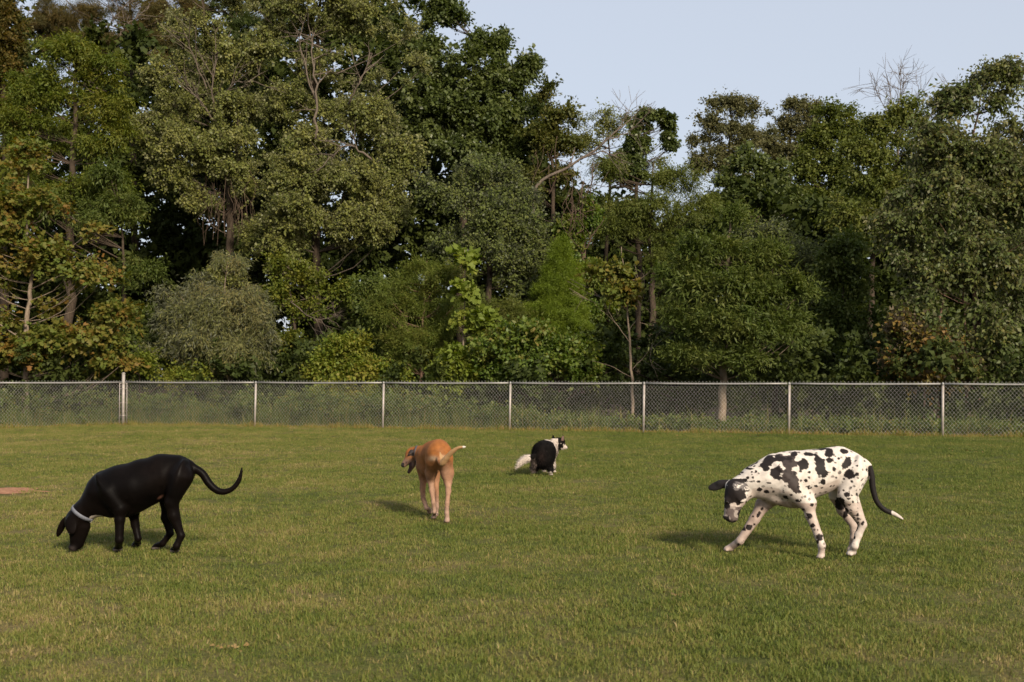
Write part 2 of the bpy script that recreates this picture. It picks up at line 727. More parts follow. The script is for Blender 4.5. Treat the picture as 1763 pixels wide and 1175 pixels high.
def build_lawn():
    NV = 8
    variants = [tuft_variant(54, 0.115, 0.015, 0.036, 0.0046, 40 + k, 0.85) if k < 6 else tuft_variant(42, 0.10, 0.025, 0.058, 0.005, 40 + k, 1.0) for k in range(NV)]
    g = np.random.default_rng(11)
    out = []
    for y0, y1, dens in ((3.6, 7, 210), (7, 11, 170), (11, 17, 120), (17, 24, 85), (24, 34, 70)):
        wx = 0.47 * y1 + 2.0
        n = int(dens * 2 * wx * (y1 - y0))
        p = np.stack([g.uniform(-wx, wx, n), g.uniform(y0, y1, n), np.zeros(n)], -1)
        out.append(p)
    P = np.concatenate(out)
    P = P[P[:, 1] < np.interp(P[:, 0], FX, FY) + 0.15]
    keep = np.ones(len(P), bool)
    for (x, y, rx, ry) in PATCHES:
        e = ((P[:, 0] - x) / rx) ** 2 + ((P[:, 1] - y) / ry) ** 2
        keep &= ~((e < 1.15) & (g.uniform(0, 1, len(P)) < 0.97))
    # worn thin places
    keep &= g.uniform(0, 1, len(P)) < 0.80 + 0.2 * np.sin(P[:, 0] * 2.1 + P[:, 1] * 0.7) * np.cos(P[:, 1] * 1.9)
    P = P[keep]
    n = len(P)
    rot = np.stack([g.normal(0, 0.06, n), g.normal(0, 0.06, n), g.uniform(0, 6.283, n)], -1)
    scl = g.uniform(0.7, 1.25, n) * (1 + 0.012 * np.clip(P[:, 1] - 8, 0, 25))
    idx = np.where(g.uniform(0, 1, n) < 0.86, g.integers(0, 6, n), g.integers(6, NV, n))
    o = scatter_object('lawn_grass', variants, P, rot, scl, idx, g.uniform(0, 1, n), BLADE)
    tag(o, 'mown lawn grass, green mixed with straw, covering the dog park field', 'grass', kind='stuff')


build_lawn()
print('lawn', time.time() - T0)



def build_crumbs():
    """dead leaves and crumbs of clay lying in the turf"""
    g = np.random.default_rng(17)
    c = []
    for (px, py, n, sx, sy) in ((405, 1120, 16, 0.06, 0.04), (365, 1084, 4, 0.04, 0.03), (1742, 934, 12, 0.06, 0.06), (1250, 768, 8, 0.2, 0.4), (1665, 778, 10, 0.15, 0.4), (1515, 795, 4, 0.1, 0.2),
                                (1157, 1026, 6, 0.07, 0.04), (330, 775, 7, 0.25, 0.3), (258, 776, 5, 0.2, 0.3), (880, 800, 26, 3.5, 3.0), (480, 735, 14, 0.5, 0.5), (1350, 752, 26, 1.6, 0.4)):
        p_ = gnd(px, py)
        c.append(p_ + np.stack([g.normal(0, sx, n), g.normal(0, sy, n), g.uniform(0.008, 0.026, n)], -1))
    C = np.concatenate(c)
    n = len(C)
    D = unit(np.stack([g.normal(0, 1, n), g.normal(0, 1, n), g.normal(0, 0.25, n)], -1))
    N = unit(np.stack([g.normal(0, .4, n), g.normal(0, .4, n) - 0.3, np.ones(n)], -1))
    L_ = g.uniform(0.012, 0.034, n) * (1 + 0.05 * np.clip(C[:, 1] - 6, 0, 20))
    V = leaf_arrays(C, D, N, L_, L_ * g.uniform(0.4, 0.8, n), fold=0.3, droop=0.2)
    o = quad_leaf_object('dead_leaves', V, g.uniform(0, 1, n), leaf_material('leaf_dead', [(0.08, 0.05, 0.028), (0.14, 0.09, 0.05), (0.22, 0.16, 0.10)], inst=False, trans=0.1), None)
    tag(o, 'scattered dead leaves and crumbs of clay lying in the lawn', 'dead leaves', kind='stuff')


# ------------------------------------------------------------------ leaves
def leaf_arrays(P, D, N, L, W, fold=0.18, droop=0.1):
    S = unit(np.cross(D, N))
    N = np.cross(S, D)
    L = L[:, None]
    W = W[:, None]
    mid = P + D * L * 0.45
    up = N * W * fold
    tip = P + D * L - N * L * droop
    return np.stack([P, mid + S * W / 2 + up, tip, mid - S * W / 2 + up], 1)


def lobed_arrays(P, D, N, L, W):
    """maple-like leaf: five lobes as a fan of faces (7 verts, 3 quads)"""
    S = unit(np.cross(D, N))
    N = np.cross(S, D)
    L = L[:, None]
    W = W[:, None]
    v = [P, P + D * L * 0.22 + S * W * 0.5 + N * W * .06, P + D * L * 0.42 + S * W * 0.2, P + D * L * .72 + S * W * .36 + N * W * .05,
         P + D * L - N * L * 0.12, P + D * L * .72 - S * W * .36 + N * W * .05, P + D * L * 0.42 - S * W * 0.2, P + D * L * 0.22 - S * W * 0.5 + N * W * .06]
    return np.stack(v, 1)


def quad_leaf_object(name, V, tint, mat, parent):
    n, k = V.shape[0], V.shape[1]
    i = np.arange(n)[:, None] * k
    if k == 4:
        flat = (i + np.arange(4)).ravel()
        cnt = np.full(n, 4)
        tf = tint
    else:
        flat = (i + np.array([0, 1, 2, 6, 7, 2, 3, 4, 5, 6])).reshape(-1)
        flat = np.concatenate([i + np.array([0, 1, 2]), i + np.array([0, 2, 4, 6]), i + np.array([0, 6, 7]), i + np.array([2, 3, 4]), i + np.array([4, 5, 6])], 1).ravel()
        cnt = np.tile([3, 4, 3, 3, 3], n)
        tf = np.repeat(tint, 5)
    o = new_mesh(name, V.reshape(-1, 3), flat, cnt, mat, parent)
    a = o.data.attributes.new('tint', 'FLOAT', 'FACE')
    a.data.foreach_set('value', tf.astype(np.float32))
    return o


def leaf_variant(V, tint):
    n, k = V.shape[0], V.shape[1]
    i = np.arange(n)[:, None] * k
    if k == 4:
        return V.reshape(-1, 3), (i + np.arange(4)).ravel(), np.full(n, 4), tint
    flat = np.concatenate([i + np.array([0, 1, 2]), i + np.array([0, 2, 4, 6]), i + np.array([0, 6, 7]), i + np.array([2, 3, 4]), i + np.array([4, 5, 6])], 1).ravel()
    return V.reshape(-1, 3), flat, np.tile([3, 4, 3, 3, 3], n), np.repeat(tint, 5)


build_crumbs()

# style: leaf length, width ratio, twigs per clump, leaves per twig, clump radius, hang, flatten, twig droop
STYLES = {
    'broad':   dict(L=0.115, W=0.66, K=10, M=12, cr=0.55, hang=0.25, flat=0.75, droop=0.15, nup=0.6),
    'poplar':  dict(L=0.10, W=0.72, K=11, M=13, cr=0.50, hang=0.45, flat=0.8, droop=0.10, nup=0.35),
    'glossy':  dict(L=0.15, W=0.75, K=9, M=11, cr=0.55, hang=0.30, flat=0.6, droop=0.20, nup=0.8),
    'pinnate': dict(L=0.14, W=0.30, K=13, M=12, cr=0.65, hang=0.55, flat=0.45, droop=0.45, nup=0.7),
    'willow':  dict(L=0.15, W=0.16, K=12, M=15, cr=0.55, hang=0.9, flat=0.8, droop=0.6, nup=0.2),
    'fine':    dict(L=0.11, W=0.16, K=14, M=16, cr=0.50, hang=0.15, flat=0.8, droop=0.15, nup=0.4),
    'feather': dict(L=0.09, W=0.13, K=18, M=20, cr=0.45, hang=0.0, flat=0.7, droop=0.1, nup=0.5),
    'oak':     dict(L=0.14, W=0.26, K=13, M=14, cr=0.55, hang=0.2, flat=0.5, droop=0.2, nup=0.7),
    'birch':   dict(L=0.13, W=0.58, K=10, M=11, cr=0.60, hang=0.8, flat=0.8, droop=0.5, nup=0.2),
    'sycamore': dict(L=0.19, W=0.95, K=7, M=7, cr=0.55, hang=0.25, flat=0.6, droop=0.2, nup=0.6),
    'needle':  dict(L=0.16, W=0.07, K=14, M=20, cr=0.45, hang=-0.2, flat=0.7, droop=0.0, nup=0.2),
    'far':     dict(L=0.50, W=0.75, K=9, M=8, cr=1.15, hang=0.25, flat=0.8, droop=0.1, nup=0.5),
}
NLEAF = [0]


def crown_leaves(cen, outd, st, g, dens=1.0, crs=1.0, Ls=1.0):
    """leaves on twigs around clump centres -> arrays"""
    C = len(cen)
    K = max(3, int(round(st['K'] * dens)))
    M = st['M']
    cr = st['cr'] * crs
    td = unit(np.repeat(outd[:, None, :], K, 1) * 0.75 + g.normal(0, 0.75, (C, K, 3)))
    td[..., 2] *= st['flat']
    td = unit(td)
    tl = cr * g.uniform(0.45, 1.35, (C, K, 1))
    t = (np.arange(M) + 0.6)[None, None, :] / M
    t = t + g.uniform(-0.06, 0.06, (C, K, M))
    P = cen[:, None, None, :] + td[:, :, None, :] * (tl[..., None] * t[..., None])
    P[..., 2] -= st['droop'] * cr * t ** 2
    P += g.normal(0, 0.045, P.shape)
    D = td[:, :, None, :] * 0.7 + g.normal(0, 0.6, P.shape)
    D[..., 2] -= st['hang']
    D = unit(D)
    N = np.repeat(np.repeat(outd[:, None, None, :], K, 1), M, 2) * 0.45 + g.normal(0, 0.55, P.shape)
    N[..., 2] += st['nup']
    n = C * K * M
    P, D, N = P.reshape(n, 3), D.reshape(n, 3), unit(N.reshape(n, 3))
    L = st['L'] * Ls * 1.18 * g.uniform(0.65, 1.25, n)
    W = L * st['W'] * g.uniform(0.8, 1.15, n)
    ct = np.repeat(g.uniform(0, 1, C), K * M)
    tint = np.clip(0.8 * g.uniform(0, 1, n) + 0.2 * ct, 0, 1)
    return P, D, N, L, W, tint


def lobe_clumps(lobes, Y, st, g, fill=1.0, crs=1.0, gaps=-0.65):
    cs, os_ = [], []
    for lb in lobes:
        px, py, rx, ry = lb[:4]
        dY = lb[4] if len(lb) > 4 else 0.0
        c = at(px, py, Y + dY)
        s = (Y + dY) / F
        R = np.array((rx * s, max(0.35, (rx * 0.5 + ry * 0.5) * s * 0.85), ry * s))
        cr = st['cr'] * crs
        area = 4 * math.pi * ((R[0] * R[1]) ** 1.6 / 3 + (R[0] * R[2]) ** 1.6 / 3 + (R[1] * R[2]) ** 1.6 / 3) ** (1 / 1.6)
        n = max(9, int(fill * area / (math.pi * cr * cr) * 3.3))
        d = unit(g.normal(0, 1, (n, 3)))
        # what faces away from the field is only thinly leaved
        keep = (d[:, 1] < 0.30) | (g.uniform(0, 1, n) < 0.30)
        d = d[keep]
        m = len(d)
        f = g.uniform(0.22, 1.0, (m, 1)) ** 0.55
        f *= 1 + 0.22 * vnoise(d * 3.2, 1.0, int(px * 7 + py) % 9973)[:, None].clip(-1.4, 1.4)
        spray = g.uniform(0, 1, m) < 0.09
        f[spray] *= g.uniform(1.12, 1.42, (spray.sum(), 1))
        Rin = np.maximum(R - cr * 0.55, R * 0.45)
        p = c + d * f * Rin
        gap = vnoise(p, 1.3, int(px * 3 + py * 5) % 9973) > gaps      # holes between the boughs
        p, d = p[gap], d[gap]
        cs.append(p)
        o = d.copy()
        o[:, 2] += 0.35
        os_.append(unit(o))
    return np.concatenate(cs), np.concatenate(os_)


def tree(name, label, Y, trunk, r0, lobes, style, mat, bark=BARK, cat='tree', group=None, dens=1.0, fill=1.0, crs=1.0, Ls=1.0,
         limbs=(), seed=0, gaps=-0.65, branch_r=0.022, sides=8, zmin=0.25, lobed=False, bare=False, vines=None):
    """trunk: photograph pixels of the stem from the ground up; lobes: (px, py, rx, ry, depth offset) of the crown masses"""
    g = np.random.default_rng(seed * 101 + 13)
    st = STYLES[style] if style else None
    b = at(trunk[0][0], 700, Y)
    b[2] = 0.0
    pts = [b] + [at(q[0], q[1], Y + (q[2] if len(q) > 2 else 0)) for q in trunk[1:]]
    root = empty(name, (b[0], b[1], 0))
    tag(root, label, cat, group)
    n = max(8, 4 * len(pts))
    ctr = spline(pts, n)
    ctr[1:-1, :2] += g.normal(0, r0 * 0.25, (n - 2, 2))
    ctr[0, 2] = -0.15
    rr = r0 * (1 - np.linspace(0, 1, n) ** 0.9 * 0.86)
    rr[0] *= 1.35
    m = MB()
    m.tube(ctr, rr, sides, jitter=0.06)
    m.build('trunk', BARK if bark is BARK_DEAD and style else bark, root, True)
    mb = MB()
    nb = 0
    for lm in limbs:
        q = [at(x, y, Y + dy) for (x, y, dy) in lm[1]]
        qq = spline(q, 4 * len(q))
        qq[1:] += g.normal(0, lm[0] * 0.5, (len(qq) - 1, 3))
        mb.tube(qq, lm[0] * 0.72 * (1 - 0.8 * np.linspace(0, 1, len(qq))), 6)
        nb += 1
        if bare or len(lm) > 2:      # side twigs on a bare limb
            for k in range(3, len(qq) - 1):
                for _ in range(2 if bare else 1):
                    dr = unit(unit(qq[k + 1 if k + 1 < len(qq) else k] - qq[k - 1]) + g.normal(0, 0.6, 3))
                    ln = g.uniform(0.4, 1.3)
                    e = qq[k] + dr * ln
                    mid = (qq[k] + e) / 2 + g.normal(0, 0.06, 3)
                    mb.tube([qq[k], mid, e], [lm[0] * 0.35, lm[0] * 0.22, 0.004], 4, cap=False)
                    for _ in range(2):
                        e2 = mid + unit(dr + g.normal(0, 0.6, 3)) * ln * 0.6
                        mb.tube([mid, (mid + e2) / 2 + g.normal(0, .03, 3), e2], [lm[0] * .2, .008, .004], 3, cap=False)
    if st is not None and len(lobes):
        cen, outd = lobe_clumps(lobes, Y, st, g, fill, crs, gaps)
        ok = cen[:, 2] > zmin
        cen, outd = cen[ok], outd[ok]
        # branches from the stem to a share of the clumps
        share = g.uniform(0, 1, len(cen)) < min(1.0, 90.0 / len(cen))
        for c in cen[share]:
            j = np.argmin(np.abs(ctr[:, 2] - (c[2] - 0.55 * np.linalg.norm(c[:2] - b[:2]))))
            j = min(max(j, 1), n - 2)
            a = ctr[j]
            ln = np.linalg.norm(c - a)
            mid = a * 0.45 + c * 0.55 + np.array((0, 0, -0.10 * ln)) + g.normal(0, 0.05 * ln, 3)
            br = branch_r * (0.5 + 0.14 * ln)
            q = spline([a, mid, c], 5)
            mb.tube(q, br * (1 - 0.85 * np.linspace(0, 1, 5)) + 0.004, 4, cap=False)
            nb += 1
        variants = []
        for k in range(8):
            od = unit(np.array([[g.normal(0, 0.15), -0.8, 0.45]]))
            A = crown_leaves(np.zeros((1, 3)), od, st, g, dens * 2.3, crs * 0.92, Ls * 0.78)
            V = (lobed_arrays if lobed else leaf_arrays)(*A[:5])
            variants.append(leaf_variant(V, A[5]))
        m_ = len(cen)
        az = np.arctan2(outd[:, 1], outd[:, 0]) + math.pi / 2 + g.normal(0, 0.35, m_)
        rot = np.stack([g.normal(0, 0.28, m_), g.normal(0, 0.28, m_), az], -1)
        o = scatter_object('crown', variants, cen, rot, g.uniform(0.6, 1.3, m_), g.integers(0, 8, m_), g.uniform(0, 1, m_), mat, root, b)
        o['kind'] = 'stuff'
        NLEAF[0] += m_ * len(V)
    if nb:
        o = mb.build('branches', bark, root, True)
        o['kind'] = 'stuff'
    if vines:
        x0, x1, y0, y1, nv, dy = vines
        vm = MB()
        for k in range(nv):
            xa = g.uniform(x0, x1)
            xb = xa + g.normal(0, 10)
            ya, yb = y0 + g.uniform(-15, 60), y1 - g.uniform(0, 70)
            yd = g.uniform(-0.9, 0.4) + dy
            q = spline([at(xa, ya, Y + yd), at(xa * .7 + xb * .3 + g.normal(0, 8), ya * .7 + yb * .3, Y + yd + g.normal(0, .2)), at(xa * .3 + xb * .7 + g.normal(0, 8), ya * .3 + yb * .7, Y + yd + g.normal(0, .2)), at(xb, yb, Y + yd)], 11)
            vm.tube(q, g.uniform(0.004, 0.013), 4, cap=False)
        o = vm.build('hanging_vines', VINE, root)
        o['kind'] = 'stuff'
    return root


def lin(r, g_, b):
    f = lambda c: ((c / 255 + 0.055) / 1.055) ** 2.4 if c > 10 else c / 255 / 12.92
    return (f(r), f(g_), f(b))


M_POPLAR = leaf_material('leaf_poplar', [(0.055, 0.070, 0.020), (0.085, 0.098, 0.030), (0.120, 0.125, 0.042), (0.165, 0.155, 0.060)], under=(0.185, 0.185, 0.085), spec=0.35)
M_WALNUT = leaf_material('leaf_walnut', [(0.040, 0.058, 0.012), (0.062, 0.082, 0.016), (0.090, 0.098, 0.020), (0.125, 0.108, 0.022)])
M_MAPLE = leaf_material('leaf_dark_maple', [(0.030, 0.043, 0.017), (0.045, 0.061, 0.022), (0.066, 0.082, 0.030), (0.088, 0.102, 0.040)], spec=0.4, rough=0.45)
M_ELM = leaf_material('leaf_elm', [(0.046, 0.062, 0.022), (0.066, 0.084, 0.030), (0.090, 0.105, 0.040), (0.115, 0.118, 0.048)], under=(0.11, 0.12, 0.07))
M_RUST = leaf_material('leaf_rusty_sycamore', [(0.048, 0.068, 0.017), (0.066, 0.084, 0.020), (0.084, 0.086, 0.022), (0.108, 0.078, 0.022), (0.135, 0.056, 0.018)])
M_SYC = leaf_material('leaf_young_sycamore', [(0.065, 0.092, 0.018), (0.092, 0.118, 0.024), (0.130, 0.135, 0.030)], trans=0.35)
M_WILLOW = leaf_material('leaf_willow', [(0.060, 0.072, 0.030), (0.088, 0.096, 0.044), (0.125, 0.120, 0.062), (0.16, 0.12, 0.065)], under=(0.15, 0.155, 0.10))
M_FINE = leaf_material('leaf_fine_green', [(0.045, 0.065, 0.016), (0.070, 0.092, 0.022), (0.095, 0.108, 0.028), (0.12, 0.095, 0.034)])
M_CYP = leaf_material('leaf_cypress', [(0.062, 0.092, 0.013), (0.090, 0.124, 0.018), (0.122, 0.150, 0.026)], trans=0.4)
M_OAK = leaf_material('leaf_willow_oak', [(0.030, 0.046, 0.013), (0.046, 0.064, 0.018), (0.066, 0.082, 0.025), (0.095, 0.10, 0.036)])
M_BIRCH = leaf_material('leaf_birch', [(0.034, 0.050, 0.016), (0.052, 0.070, 0.021), (0.075, 0.086, 0.028), (0.12, 0.095, 0.036)], under=(0.115, 0.115, 0.055), spec=0.35)
M_FAROAK = leaf_material('leaf_far_oak', [(0.050, 0.055, 0.032), (0.070, 0.072, 0.042), (0.090, 0.085, 0.050), (0.10, 0.088, 0.060)])
M_OLIVE = leaf_material('leaf_olive', [(0.042, 0.055, 0.015), (0.060, 0.075, 0.020), (0.080, 0.092, 0.027), (0.098, 0.092, 0.032)])
M_PINE = leaf_material('leaf_pine', [(0.03, 0.036, 0.014), (0.055, 0.045, 0.018), (0.10, 0.062, 0.026)], trans=0.1)
M_YBUSH = leaf_material('leaf_yellow_bush', [(0.052, 0.080, 0.014), (0.078, 0.102, 0.018), (0.112, 0.120, 0.024), (0.145, 0.115, 0.03)])
M_DBUSH = leaf_material('leaf_dark_bush', [(0.030, 0.054, 0.010), (0.050, 0.080, 0.014), (0.080, 0.105, 0.02), (0.12, 0.085, 0.03)], spec=0.4)
M_SHADE = leaf_material('leaf_shade_darkened', [(0.018, 0.026, 0.009), (0.028, 0.038, 0.012), (0.042, 0.050, 0.016)], trans=0.25, spec=0.12)  # shade inside the wood is put into these darkened leaf colours
M_PALE = leaf_material('leaf_pale_skyline', [(0.075, 0.085, 0.035), (0.10, 0.11, 0.046), (0.13, 0.13, 0.06)])

exec_trees = True
#TREES_BEGIN
# ---- first row, just behind the fence
tree('sycamore_tree', 'rust-tinged young sycamore with a slim pale trunk at the far left', 33.6,
     [(45, 0), (46, 560), (55, 480), (46, 380), (50, 230)], 0.10,
     [(52, 275, 34, 45), (20, 340, 55, 45), (88, 345, 52, 42, -.2), (-30, 400, 75, 42), (125, 405, 66, 40, -.3), (50, 440, 85, 40, -.3), (-60, 475, 85, 42), (160, 470, 60, 34, -.3),
      (70, 515, 95, 38, -.4), (190, 540, 50, 32, -.2), (-50, 560, 90, 42), (120, 580, 85, 36, -.3), (20, 610, 80, 30, -.2), (195, 620, 50, 30, -.2)],
     'sycamore', M_RUST, BARK_PALE, Ls=0.80, fill=0.95, dens=0.8, lobed=True, seed=1, branch_r=0.011, zmin=1.3,
     limbs=[(0.035, [(48, 590, 0), (0, 560, -.4), (-60, 520, -.6)]), (0.03, [(50, 500, 0), (110, 470, -.6), (160, 440, -.8)]), (0.03, [(52, 560, 0), (100, 540, -.5), (150, 490, -.9)])])
tree('willow_tree', 'grey-green willow with a rounded crown and narrow drooping leaves beyond the fence', 36.2,
     [(402, 0), (393, 640), (385, 560), (392, 450)], 0.085,
     [(385, 470, 70, 55), (345, 540, 75, 70, -.2), (420, 540, 60, 75, -.2), (380, 590, 100, 60, -.4), (330, 620, 60, 40)],
     'willow', M_WILLOW, BARK_PALE, seed=2, fill=1.15, zmin=0.9)
tree('fine_leaved_tree', 'feathery fine-leaved green sapling with reddish twigs left of the centre', 35.5,
     [(722, 0), (726, 600), (730, 520), (735, 450)], 0.06,
     [(730, 480, 62, 45), (690, 540, 62, 55, -.1), (755, 545, 45, 55), (720, 600, 75, 50, -.3)],
     'fine', M_FINE, BARK_RED, seed=3, fill=1.0, zmin=0.6)
tree('sycamore_sapling', 'bright yellow-green sycamore sapling with very large leaves at the centre', 34.0,
     [(795, 0), (797, 600), (800, 520), (800, 430)], 0.04,
     [(802, 450, 22, 28), (800, 500, 24, 30, -.1), (838, 500, 18, 30, -.1), (758, 520, 22, 14, -.1), (800, 550, 40, 28, -.2), (830, 545, 22, 22, -.2), (790, 610, 38, 22, -.2)],
     'sycamore', M_SYC, BARK_PALE, Ls=1.2, fill=0.26, dens=0.38, crs=0.6, lobed=True, seed=4, branch_r=0.014)
tree('bald_cypress', 'bright green feathery bald cypress with a pointed top near the centre', 36.8,
     [(965, 0), (965, 600), (967, 500), (968, 418)], 0.08,
     [(968, 428, 12, 20), (967, 448, 22, 24), (966, 472, 36, 28), (962, 500, 46, 30, -.1), (962, 530, 56, 34, -.1), (966, 565, 64, 38, -.2), (965, 610, 60, 34)],
     'feather', M_CYP, BARK_RED, seed=5, fill=1.15, crs=0.62, gaps=-9)
tree('thin_sycamore', 'thin rusty-topped sycamore with a bare lower stem right of the centre', 31.6,
     [(1089, 0), (1087, 640), (1082, 560), (1075, 480), (1070, 425)], 0.05,
     [(1078, 432, 26, 20), (1055, 465, 42, 26), (1105, 460, 34, 24), (1070, 500, 55, 24, -.1)],
     'sycamore', M_RUST, BARK_PALE, Ls=0.72, fill=0.55, dens=0.7, crs=0.75, lobed=True, seed=6,
     limbs=[(0.011, [(1087, 650, 0), (1050, 630, -.2), (1020, 622, -.3)]), (0.014, [(1086, 640, 0), (1120, 600, -.2), (1150, 540, -.3)], 1),
            (0.014, [(1084, 590, 0), (1050, 540, .1), (1035, 500, .1)], 1), (0.012, [(1083, 570, 0), (1110, 530, .2), (1125, 490, .2)], 1)])
tree('willow_oak', 'dense dark green willow oak with a pale trunk behind the fence', 30.6,
     [(1243, 0), (1245, 640), (1250, 540), (1256, 430), (1260, 370)], 0.13,
     [(1262, 335, 12, 26), (1264, 368, 26, 26), (1255, 400, 55, 36), (1215, 430, 62, 40, -.1), (1310, 440, 62, 46, -.1), (1180, 480, 62, 40, -.2), (1250, 490, 85, 48, -.5), (1340, 500, 72, 46, -.2),
      (1180, 550, 55, 42, -.2), (1270, 560, 95, 46, -.7), (1360, 560, 55, 44, -.2), (1215, 610, 70, 36, -.5), (1310, 615, 85, 36, -.5)],
     'oak', M_OAK, BARK_PALE, seed=7, fill=1.0, zmin=1.5)
tree('birch_tree', 'tall leafy tree with drooping leaves filling the right edge', 32.0,
     [(1680, 0), (1684, 600), (1672, 450), (1665, 300), (1700, 120)], 0.11,
     [(1720, 125, 62, 42), (1660, 175, 62, 50), (1745, 200, 85, 62), (1620, 240, 62, 55, -.1), (1690, 260, 85, 62, -.3), (1570, 310, 66, 60, -.1), (1650, 340, 85, 62, -.4),
      (1760, 330, 80, 80, -.2), (1540, 400, 62, 62, -.1), (1620, 430, 85, 66, -.5), (1710, 440, 85, 75, -.5), (1600, 540, 75, 66, -.5), (1690, 560, 85, 66, -.6), (1780, 540, 85, 85, -.3),
      (1620, 610, 80, 45, -.6), (1730, 620, 70, 42, -.4)],
     'birch', M_BIRCH, BARK_RED, seed=8, fill=0.95, zmin=1.3,
     limbs=[(0.07, [(1662, 735, .2), (1664, 600, .2), (1655, 480, .1), (1640, 300, 0)]), (0.075, [(1616, 738, .1), (1618, 600, .1), (1625, 470, 0), (1600, 340, 0)])])
tree('yellow_green_bush', 'yellow-green leafy bush just behind the fence left of the centre', 33.4,
     [(610, 0), (606, 640), (600, 600)], 0.035,
     [(595, 600, 36, 30), (560, 635, 42, 30), (620, 640, 60, 30, -.2), (665, 650, 42, 22), (600, 680, 85, 28, -.3)],
     'broad', M_YBUSH, seed=9, fill=1.2, crs=0.7, Ls=0.85, cat='bush', zmin=0.1)
tree('dark_green_bush', 'broad dark green bush with pointed leaves behind the middle of the fence', 32.6,
     [(915, 0), (912, 650), (908, 600)], 0.05,
     [(905, 580, 55, 32), (860, 610, 52, 34), (960, 605, 62, 36), (910, 630, 75, 32, -.3), (1000, 640, 36, 26), (835, 650, 40, 22), (930, 670, 95, 26, -.1)],
     'broad', M_DBUSH, seed=10, fill=1.15, crs=0.8, cat='bush', zmin=0.25)
tree('pale_leaved_shrub', 'small shrub with pale broad leaves below the yellow-green sycamore sapling', 32.7,
     [(782, 0), (781, 660), (780, 630)], 0.025,
     [(780, 612, 20, 16), (785, 640, 34, 22), (768, 665, 30, 20)],
     'broad', M_SYC, seed=11, fill=1.0, crs=0.55, Ls=1.3, cat='bush', zmin=0.2)
tree('brown_leaved_bush', 'bushy young tree with browning leaves in front of the right-hand trunks', 31.0,
     [(1590, 0), (1592, 660), (1590, 600)], 0.035,
     [(1570, 560, 42, 26), (1600, 590, 55, 32, -.1), (1560, 625, 45, 26), (1640, 630, 42, 26), (1600, 650, 60, 14)],
     'broad', leaf_material('leaf_browning', [(0.05, 0.06, 0.016), (0.08, 0.08, 0.022), (0.13, 0.085, 0.03), (0.16, 0.085, 0.04)], under=(0.15, 0.12, 0.08)),
     BARK_RED, seed=12, fill=0.95, crs=0.8, Ls=1.15, zmin=1.2)
# ---- middle row
tree('vine_hung_tree', 'tall pale-leaved tree hung with brown vines, left of the centre', 42.0,
     [(392, 0), (395, 500), (393, 330), (370, 200), (350, 60), (345, -60)], 0.20,
     [(350, 40, 75, 62), (400, 110, 75, 55, -.1), (300, 150, 72, 55), (380, 190, 95, 48, -.3), (270, 215, 62, 48, -.2), (330, 260, 75, 50, -.6), (400, 270, 70, 48, -.6), (370, -40, 85, 55),
      (300, 310, 45, 36, -.4), (430, 320, 45, 36, -.5), (350, 350, 40, 32, -.2), (440, 400, 42, 40, -.6), (395, 470, 40, 40, -.5)],
     'poplar', M_POPLAR, BARK_DEAD, seed=13, fill=0.82, dens=0.95, vines=(350, 435, 300, 425, 44, -0.5),
     limbs=[(0.06, [(372, 210, -.8), (340, 170, -1.5), (312, 135, -1.9)], 1), (0.05, [(360, 165, -.6), (330, 90, -1.3), (318, 55, -1.5)], 1),
            (0.05, [(375, 190, -.8), (400, 145, -1.5), (445, 142, -1.9)], 1), (0.05, [(365, 200, -.8), (368, 140, -1.2), (372, 70, -1.4)], 1)])
tree('broad_crowned_tree', 'broad pale olive tree with bare upper limbs showing, beside the vine-hung tree', 41.5,
     [(548, 0), (545, 500), (542, 300), (540, 180), (548, 40), (550, -80)], 0.20,
     [(540, 20, 95, 66), (640, 30, 85, 66), (470, 90, 62, 55), (600, 110, 85, 50, -.1), (680, 110, 66, 55), (500, 180, 62, 48, -.1), (620, 200, 75, 45, -.1), (560, 240, 80, 42, -.4),
      (500, 300, 75, 52, -.9), (600, 310, 85, 50, -1.1), (660, 350, 55, 52, -.9), (530, 370, 85, 52, -1.3), (620, 390, 75, 48, -1.2), (480, 420, 50, 40, -1.0), (560, -60, 120, 60),
      (690, 270, 45, 40, -.5), (500, 470, 42, 36, -.9)],
     'poplar', M_POPLAR, BARK_DEAD, seed=14, fill=0.8, dens=0.95,
     limbs=[(0.075, [(542, 240, -1.4), (545, 160, -1.5), (538, 90, -1.5), (530, 30, -1.3)], 1), (0.06, [(600, 180, -1.2), (618, 140, -1.6), (640, 95, -1.6)], 1), (0.05, [(545, 180, -1.4), (520, 95, -1.6), (512, 55, -1.7)], 1),
            (0.06, [(640, 275, -1.6), (600, 250, -1.9), (560, 280, -1.9)], 1), (0.05, [(500, 560, -1.8), (540, 548, -2.2), (592, 543, -2.3)], 1)])
tree('walnut_tree', 'large walnut-like tree with drooping yellow-green sprays at the upper left', 40.5,
     [(120, 0), (118, 480), (125, 300), (130, 150), (135, 70)], 0.20,
     [(120, 85, 62, 42), (180, 120, 55, 45), (70, 150, 66, 50), (150, 185, 85, 48, -.2), (30, 210, 62, 52), (200, 230, 42, 42), (100, 250, 85, 50, -.4), (190, 320, 55, 42, -.5), (140, 330, 75, 42, -.7),
      (205, 370, 40, 35, -.5), (20, 300, 70, 50, -.2)],
     'pinnate', M_WALNUT, seed=15, fill=0.9)
tree('round_elm', 'rounded grey-green elm in the middle of the wood', 39.0,
     [(845, 0), (842, 500), (840, 400), (838, 300)], 0.15,
     [(830, 300, 62, 42), (880, 340, 55, 42), (785, 350, 55, 45), (835, 375, 80, 50, -.4), (905, 400, 50, 45, -.2), (780, 420, 50, 42, -.2), (850, 435, 75, 42, -.6), (900, 455, 42, 30, -.3), (745, 330, 35, 35), (928, 435, 36, 52, -.2), (915, 510, 48, 42, -.2)],
     'broad', M_ELM, seed=16, fill=0.95, Ls=0.85)
